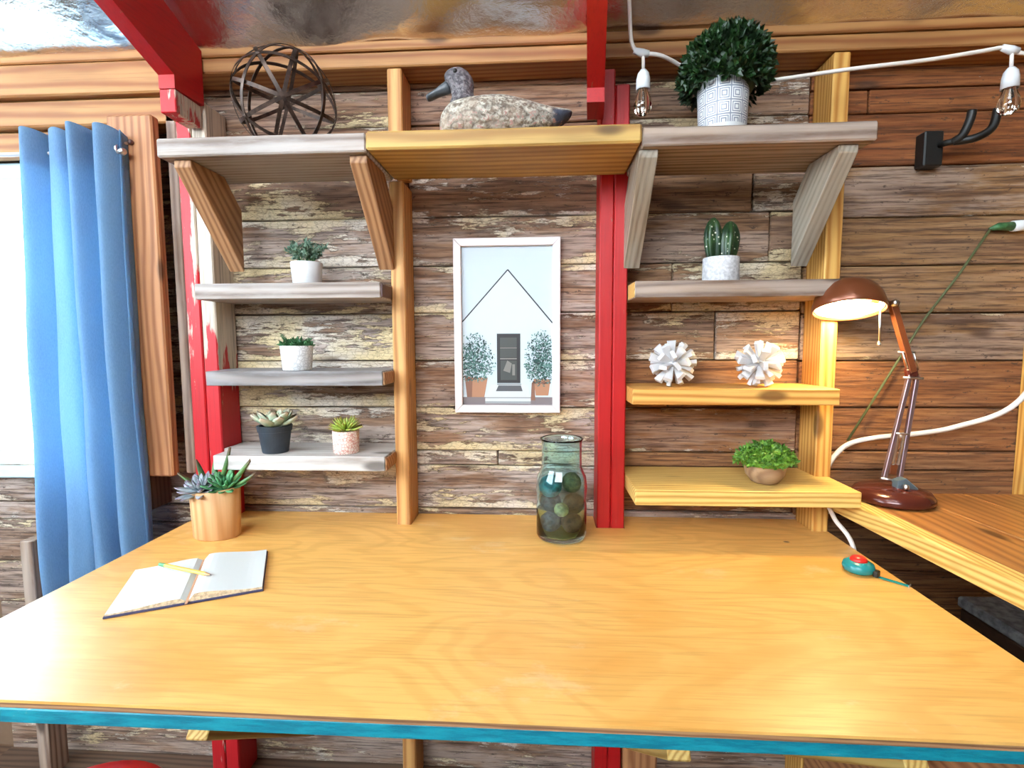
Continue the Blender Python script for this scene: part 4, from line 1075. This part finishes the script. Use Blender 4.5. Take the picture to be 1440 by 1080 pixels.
def spring(a, b, r_=.0030, turns=24):
    d = b - a; z_ = d.normalized(); x_ = z_.cross(Vector((0, 1, 0))).normalized(); y_ = z_.cross(x_)
    pts = [a + d * (i / (turns * 8)) + (x_ * math.cos(i * PI / 4) + y_ * math.sin(i * PI / 4)) * r_ for i in range(turns * 8 + 1)]
    return tube(pts, .0010, 4)
for s_ in (-.0055, .0065):
    a = A0.lerp(A1, .14) + Vector((s_, -.006, 0)); b = A0.lerp(A1, .43) + Vector((s_, -.006, 0))
    obj('spring', spring(a, b), M['metal'], lp)
obj('spring_mount', box_bm((-.009, -.008, -.012), (.009, .002, .014), .002), M['lampbrown'], lp, A0 + Vector((.001, 0, .022)), (0, .13, 0))
obj('elbow', box_bm((-.012, -.009, -.012), (.012, .006, .016), .003), M['maroon'], lp, A1, (0, -.2, 0))
rodp('pivot_rod', A1 + Vector((-.022, -.008, -.006)), A1 + Vector((.020, -.008, -.008)), .003, M['metal'])
B1 = D(.785, 1.288)
flat_bar('upper_arm', A1 + Vector((0, -.002, .006)), B1, .016, .014, M['lampbrown'])
for s_ in (-.011, .012):
    rodp('side_rod', A1 + Vector((s_, -.006, .012)), A1.lerp(B1, .30) + Vector((s_, -.006, .004)), .0018, M['metal'])
rodp('pivot_rod', A1.lerp(B1, .31) + Vector((-.020, -.006, .002)), A1.lerp(B1, .31) + Vector((.016, -.006, 0)), .0022, M['metal'])
obj('head_knob', lathe([(0, 0), (.008, 0), (.009, .006), (.006, .012), (0, .013)], 14), M['metal'], lp, B1 + Vector((0, -.004, 0)), (PI / 2, 0, 0), smooth=True)
SCN = D(.683, 1.272, -.015)
rodp('neck', B1, SCN + Vector((.045, 0, .024)), .006, M['lampbrown'])
# shade: dome with an open mouth leaning a little toward the room
shp = [(.070, .0), (.0725, .004), (.0715, .014), (.066, .034), (.054, .053), (.036, .066), (.018, .071), (0, .072)]
shade = obj('shade', lathe(shp + [(0, .069), (.018, .068), (.035, .063), (.052, .050), (.064, .033), (.069, .014), (.0685, .002), (.070, 0)], 48), M['lampbrown'], lp, SCN, (math.radians(-16), math.radians(4), 0), smooth=True)
obj('reflector', lathe([(0, .066), (.018, .0655), (.034, .061), (.050, .049), (.062, .033), (.0665, .016), (.0668, .006), (.0660, .006), (.0612, .033), (.0493, .0483), (.0335, .0601), (0, .065)], 40), M['shade_in'], shade, smooth=True)
obj('socket', lathe([(0, .064), (.014, .064), (.014, .042), (0, .042)], 20), M['whitematte'], shade, smooth=True)
obj('bulb', lathe([(0, .044), (.011, .042), (.014, .034), (.024, .018), (.026, .008), (.020, -.003), (.010, -.007), (0, -.008)], 28), M['bulb_on'], shade, smooth=True)
rodp('pull_switch', D(.726, 1.272, -.055), D(.727, 1.200, -.055), .0022, M['metal'])
obj('pull_knob', lathe([(0, -.004), (.004, -.003), (.0045, 0), (.002, .006), (0, .007)], 12), M['metal'], lp, D(.727, 1.198, -.055), smooth=True)

# ------------------------------------------------------------------ cords, hook, string lights
def cord(name, label, cat, pts, r_, mat, k=10):
    P = smooth_path(pts, k); b_ = P[0].copy()
    return tag(obj(name, tube([p - b_ for p in P], r_, 10), mat, None, b_, smooth=True), label, cat)
cord('power_cable', 'thick white power cable looping along the wall behind the lamp', 'cable',
     [(1.36, -.12, 1.42), (1.163, -.12, 1.16), (1.08, -.12, 1.05), (1.01, -.06, .995), (.944, -.04, .975), (.843, -.04, .964), (.78, -.035, .948), (.745, -.035, .92), (.722, -.035, .874), (.7185, -.035, .80), (.7195, -.05, .768)], .0062, M['wire'])
cord('lamp_cord', 'white lamp cord dropping from the shelf end behind the desk', 'cable', [(.684, -.100, .832), (.692, -.135, .785), (.7105, -.18, .735), (.720, -.2, .60), (.73, -.2, .40)], .005, M['wire'])
tw = thing('green_extension_lead', 'thin green cord strung diagonally to a green and white plug', 'cord', (1.09, -.018, 1.475))
obj('cord', tube([(0, 0, 0), (-.065, 0, -.107), (-.142, 0, -.219), (-.310, 0, -.525)], .003, 8), M['greencord'], tw, smooth=True)
obj('plug_body', tube([(-.002, 0, 0), (.018, 0, .006), (.050, 0, .006)], .008, 12, taper=[.0035, .009, .011]), M['fern'], tw, smooth=True)
obj('plug_face', tube([(.050, 0, .006), (.085, 0, .008)], .013, 14), M['white'], tw, smooth=True)
hk = thing('wall_hook', 'black two-pronged instrument hook screwed to the wall', 'hook', (.936, -.022, 1.664))
obj('plate', box_bm((-.022, -.012, -.041), (.022, .022, .041), .003), M['blackmetal'], hk)
obj('stem', tube([(.01, -.012, .008), (.026, -.045, .004)], .007, 10), M['blackmetal'], hk, smooth=True)
obj('prong', tube(smooth_path([(.022, -.040, .004), (.030, -.055, .012), (.036, -.065, .040), (.038, -.068, .062)], 5), .009, 10), M['blackmetal'], hk, smooth=True)
obj('prong', tube(smooth_path([(.022, -.042, .004), (.055, -.060, .004), (.082, -.070, .022), (.088, -.075, .062)], 6), .009, 10), M['blackmetal'], hk, smooth=True)
YS = -.2
sl = thing('string_lights', 'white string light cord with two clear bulbs hanging across the wall top', 'string lights', (.212, YS, 1.818))
def S(x_, z_, y_=0.): return Vector((x_ - .212, y_, z_ - 1.818))
obj('cord', tube(smooth_path([S(.175, 2.02), S(.183, 1.926), S(.188, 1.85), S(.197, 1.826), S(.212, 1.818), S(.25, 1.812), S(.297, 1.807, .03), S(.39, 1.79, .09), S(.489, 1.776, .05), S(.633, 1.770), S(.789, 1.783), S(.90, 1.797), S(.945, 1.802), S(.985, 1.790), S(1.08, 1.80), S(1.3, 1.82)], 8), .0042, 10), M['wire'], sl, smooth=True)
for x_, z_ in ((.212, 1.818), (.957, 1.797)):
    obj('junction', tube([S(x_ - .018, z_ + .006), S(x_, z_), S(x_ + .014, z_ - .002)], .007, 12, taper=[.006, .0085, .0065]), M['white'], sl, smooth=True)
    obj('drop_wire', tube([S(x_ + .002, z_), S(x_ + .003, z_ - .036)], .0035, 10), M['wire'], sl, smooth=True)
    obj('socket', lathe([(0, 0), (.006, 0), (.012, -.008), (.0145, -.020), (.0150, -.042), (.0135, -.042), (.0125, -.03), (0, -.03)], 24), M['white'], sl, S(x_ + .003, z_ - .034), smooth=True)
    o = obj('bulb', lathe([(.0105, -.040), (.0120, -.048), (.0175, -.062), (.0195, -.074), (.0165, -.086), (.008, -.093), (0, -.0945), (0, -.0937), (.0075, -.0922), (.0155, -.0855), (.0185, -.074), (.0165, -.0625), (.0112, -.0485), (.0097, -.040)], 24), M['bulbglass'], sl, S(x_ + .003, z_ - .034), smooth=True)
    fm = bmesh.new()
    for k in range(6):
        a = k * PI / 3; join_bm(fm, tube([(.003 * math.cos(a), .003 * math.sin(a), -.040), (.007 * math.cos(a), .007 * math.sin(a), -.078)], .0006, 4))
    obj('filament', fm, M['ribbon'], o)

# ------------------------------------------------------------------ under and beside the desk
ch = thing('tool_chest', 'dark chest with a rough grey lid under the side counter', 'chest', (1.20, -.30, FL + .0125))
obj('body', box_bm((-.20, -.20, 0), (.20, .18, .595), .004), M['chest'], ch)
obj('lid', box_bm((-.205, -.205, .596), (.205, .185, .622), .005), M['slab'], ch)
obj('knob', lathe([(0, 0), (.006, 0), (.007, .010), (.016, .016), (.018, .024), (.010, .030), (0, .031)], 18), M['slab'], ch, (-.2005, .06, .52), (0, -PI / 2, 0), smooth=True)
st = thing('red_stool', 'red round stool tucked below the desk edge', 'stool', (-.757, -.655, FL + .0125))
obj('seat', lathe([(0, .430), (.02, .430), (.13, .433), (.147, .443), (.150, .453), (.143, .462), (.10, .466), (0, .467)], 40), M['redplastic'], st, smooth=True)
for k in range(4):
    a = PI / 4 + k * PI / 2
    obj('leg', tube([(.10 * math.cos(a), .10 * math.sin(a), .431), (.16 * math.cos(a), .16 * math.sin(a), 0)], .013, 10), M['redplastic'], st, smooth=True)
obj('foot_ring', band_mesh(.142, .014, .008, 40), M['metal'], st, (0, 0, .16))
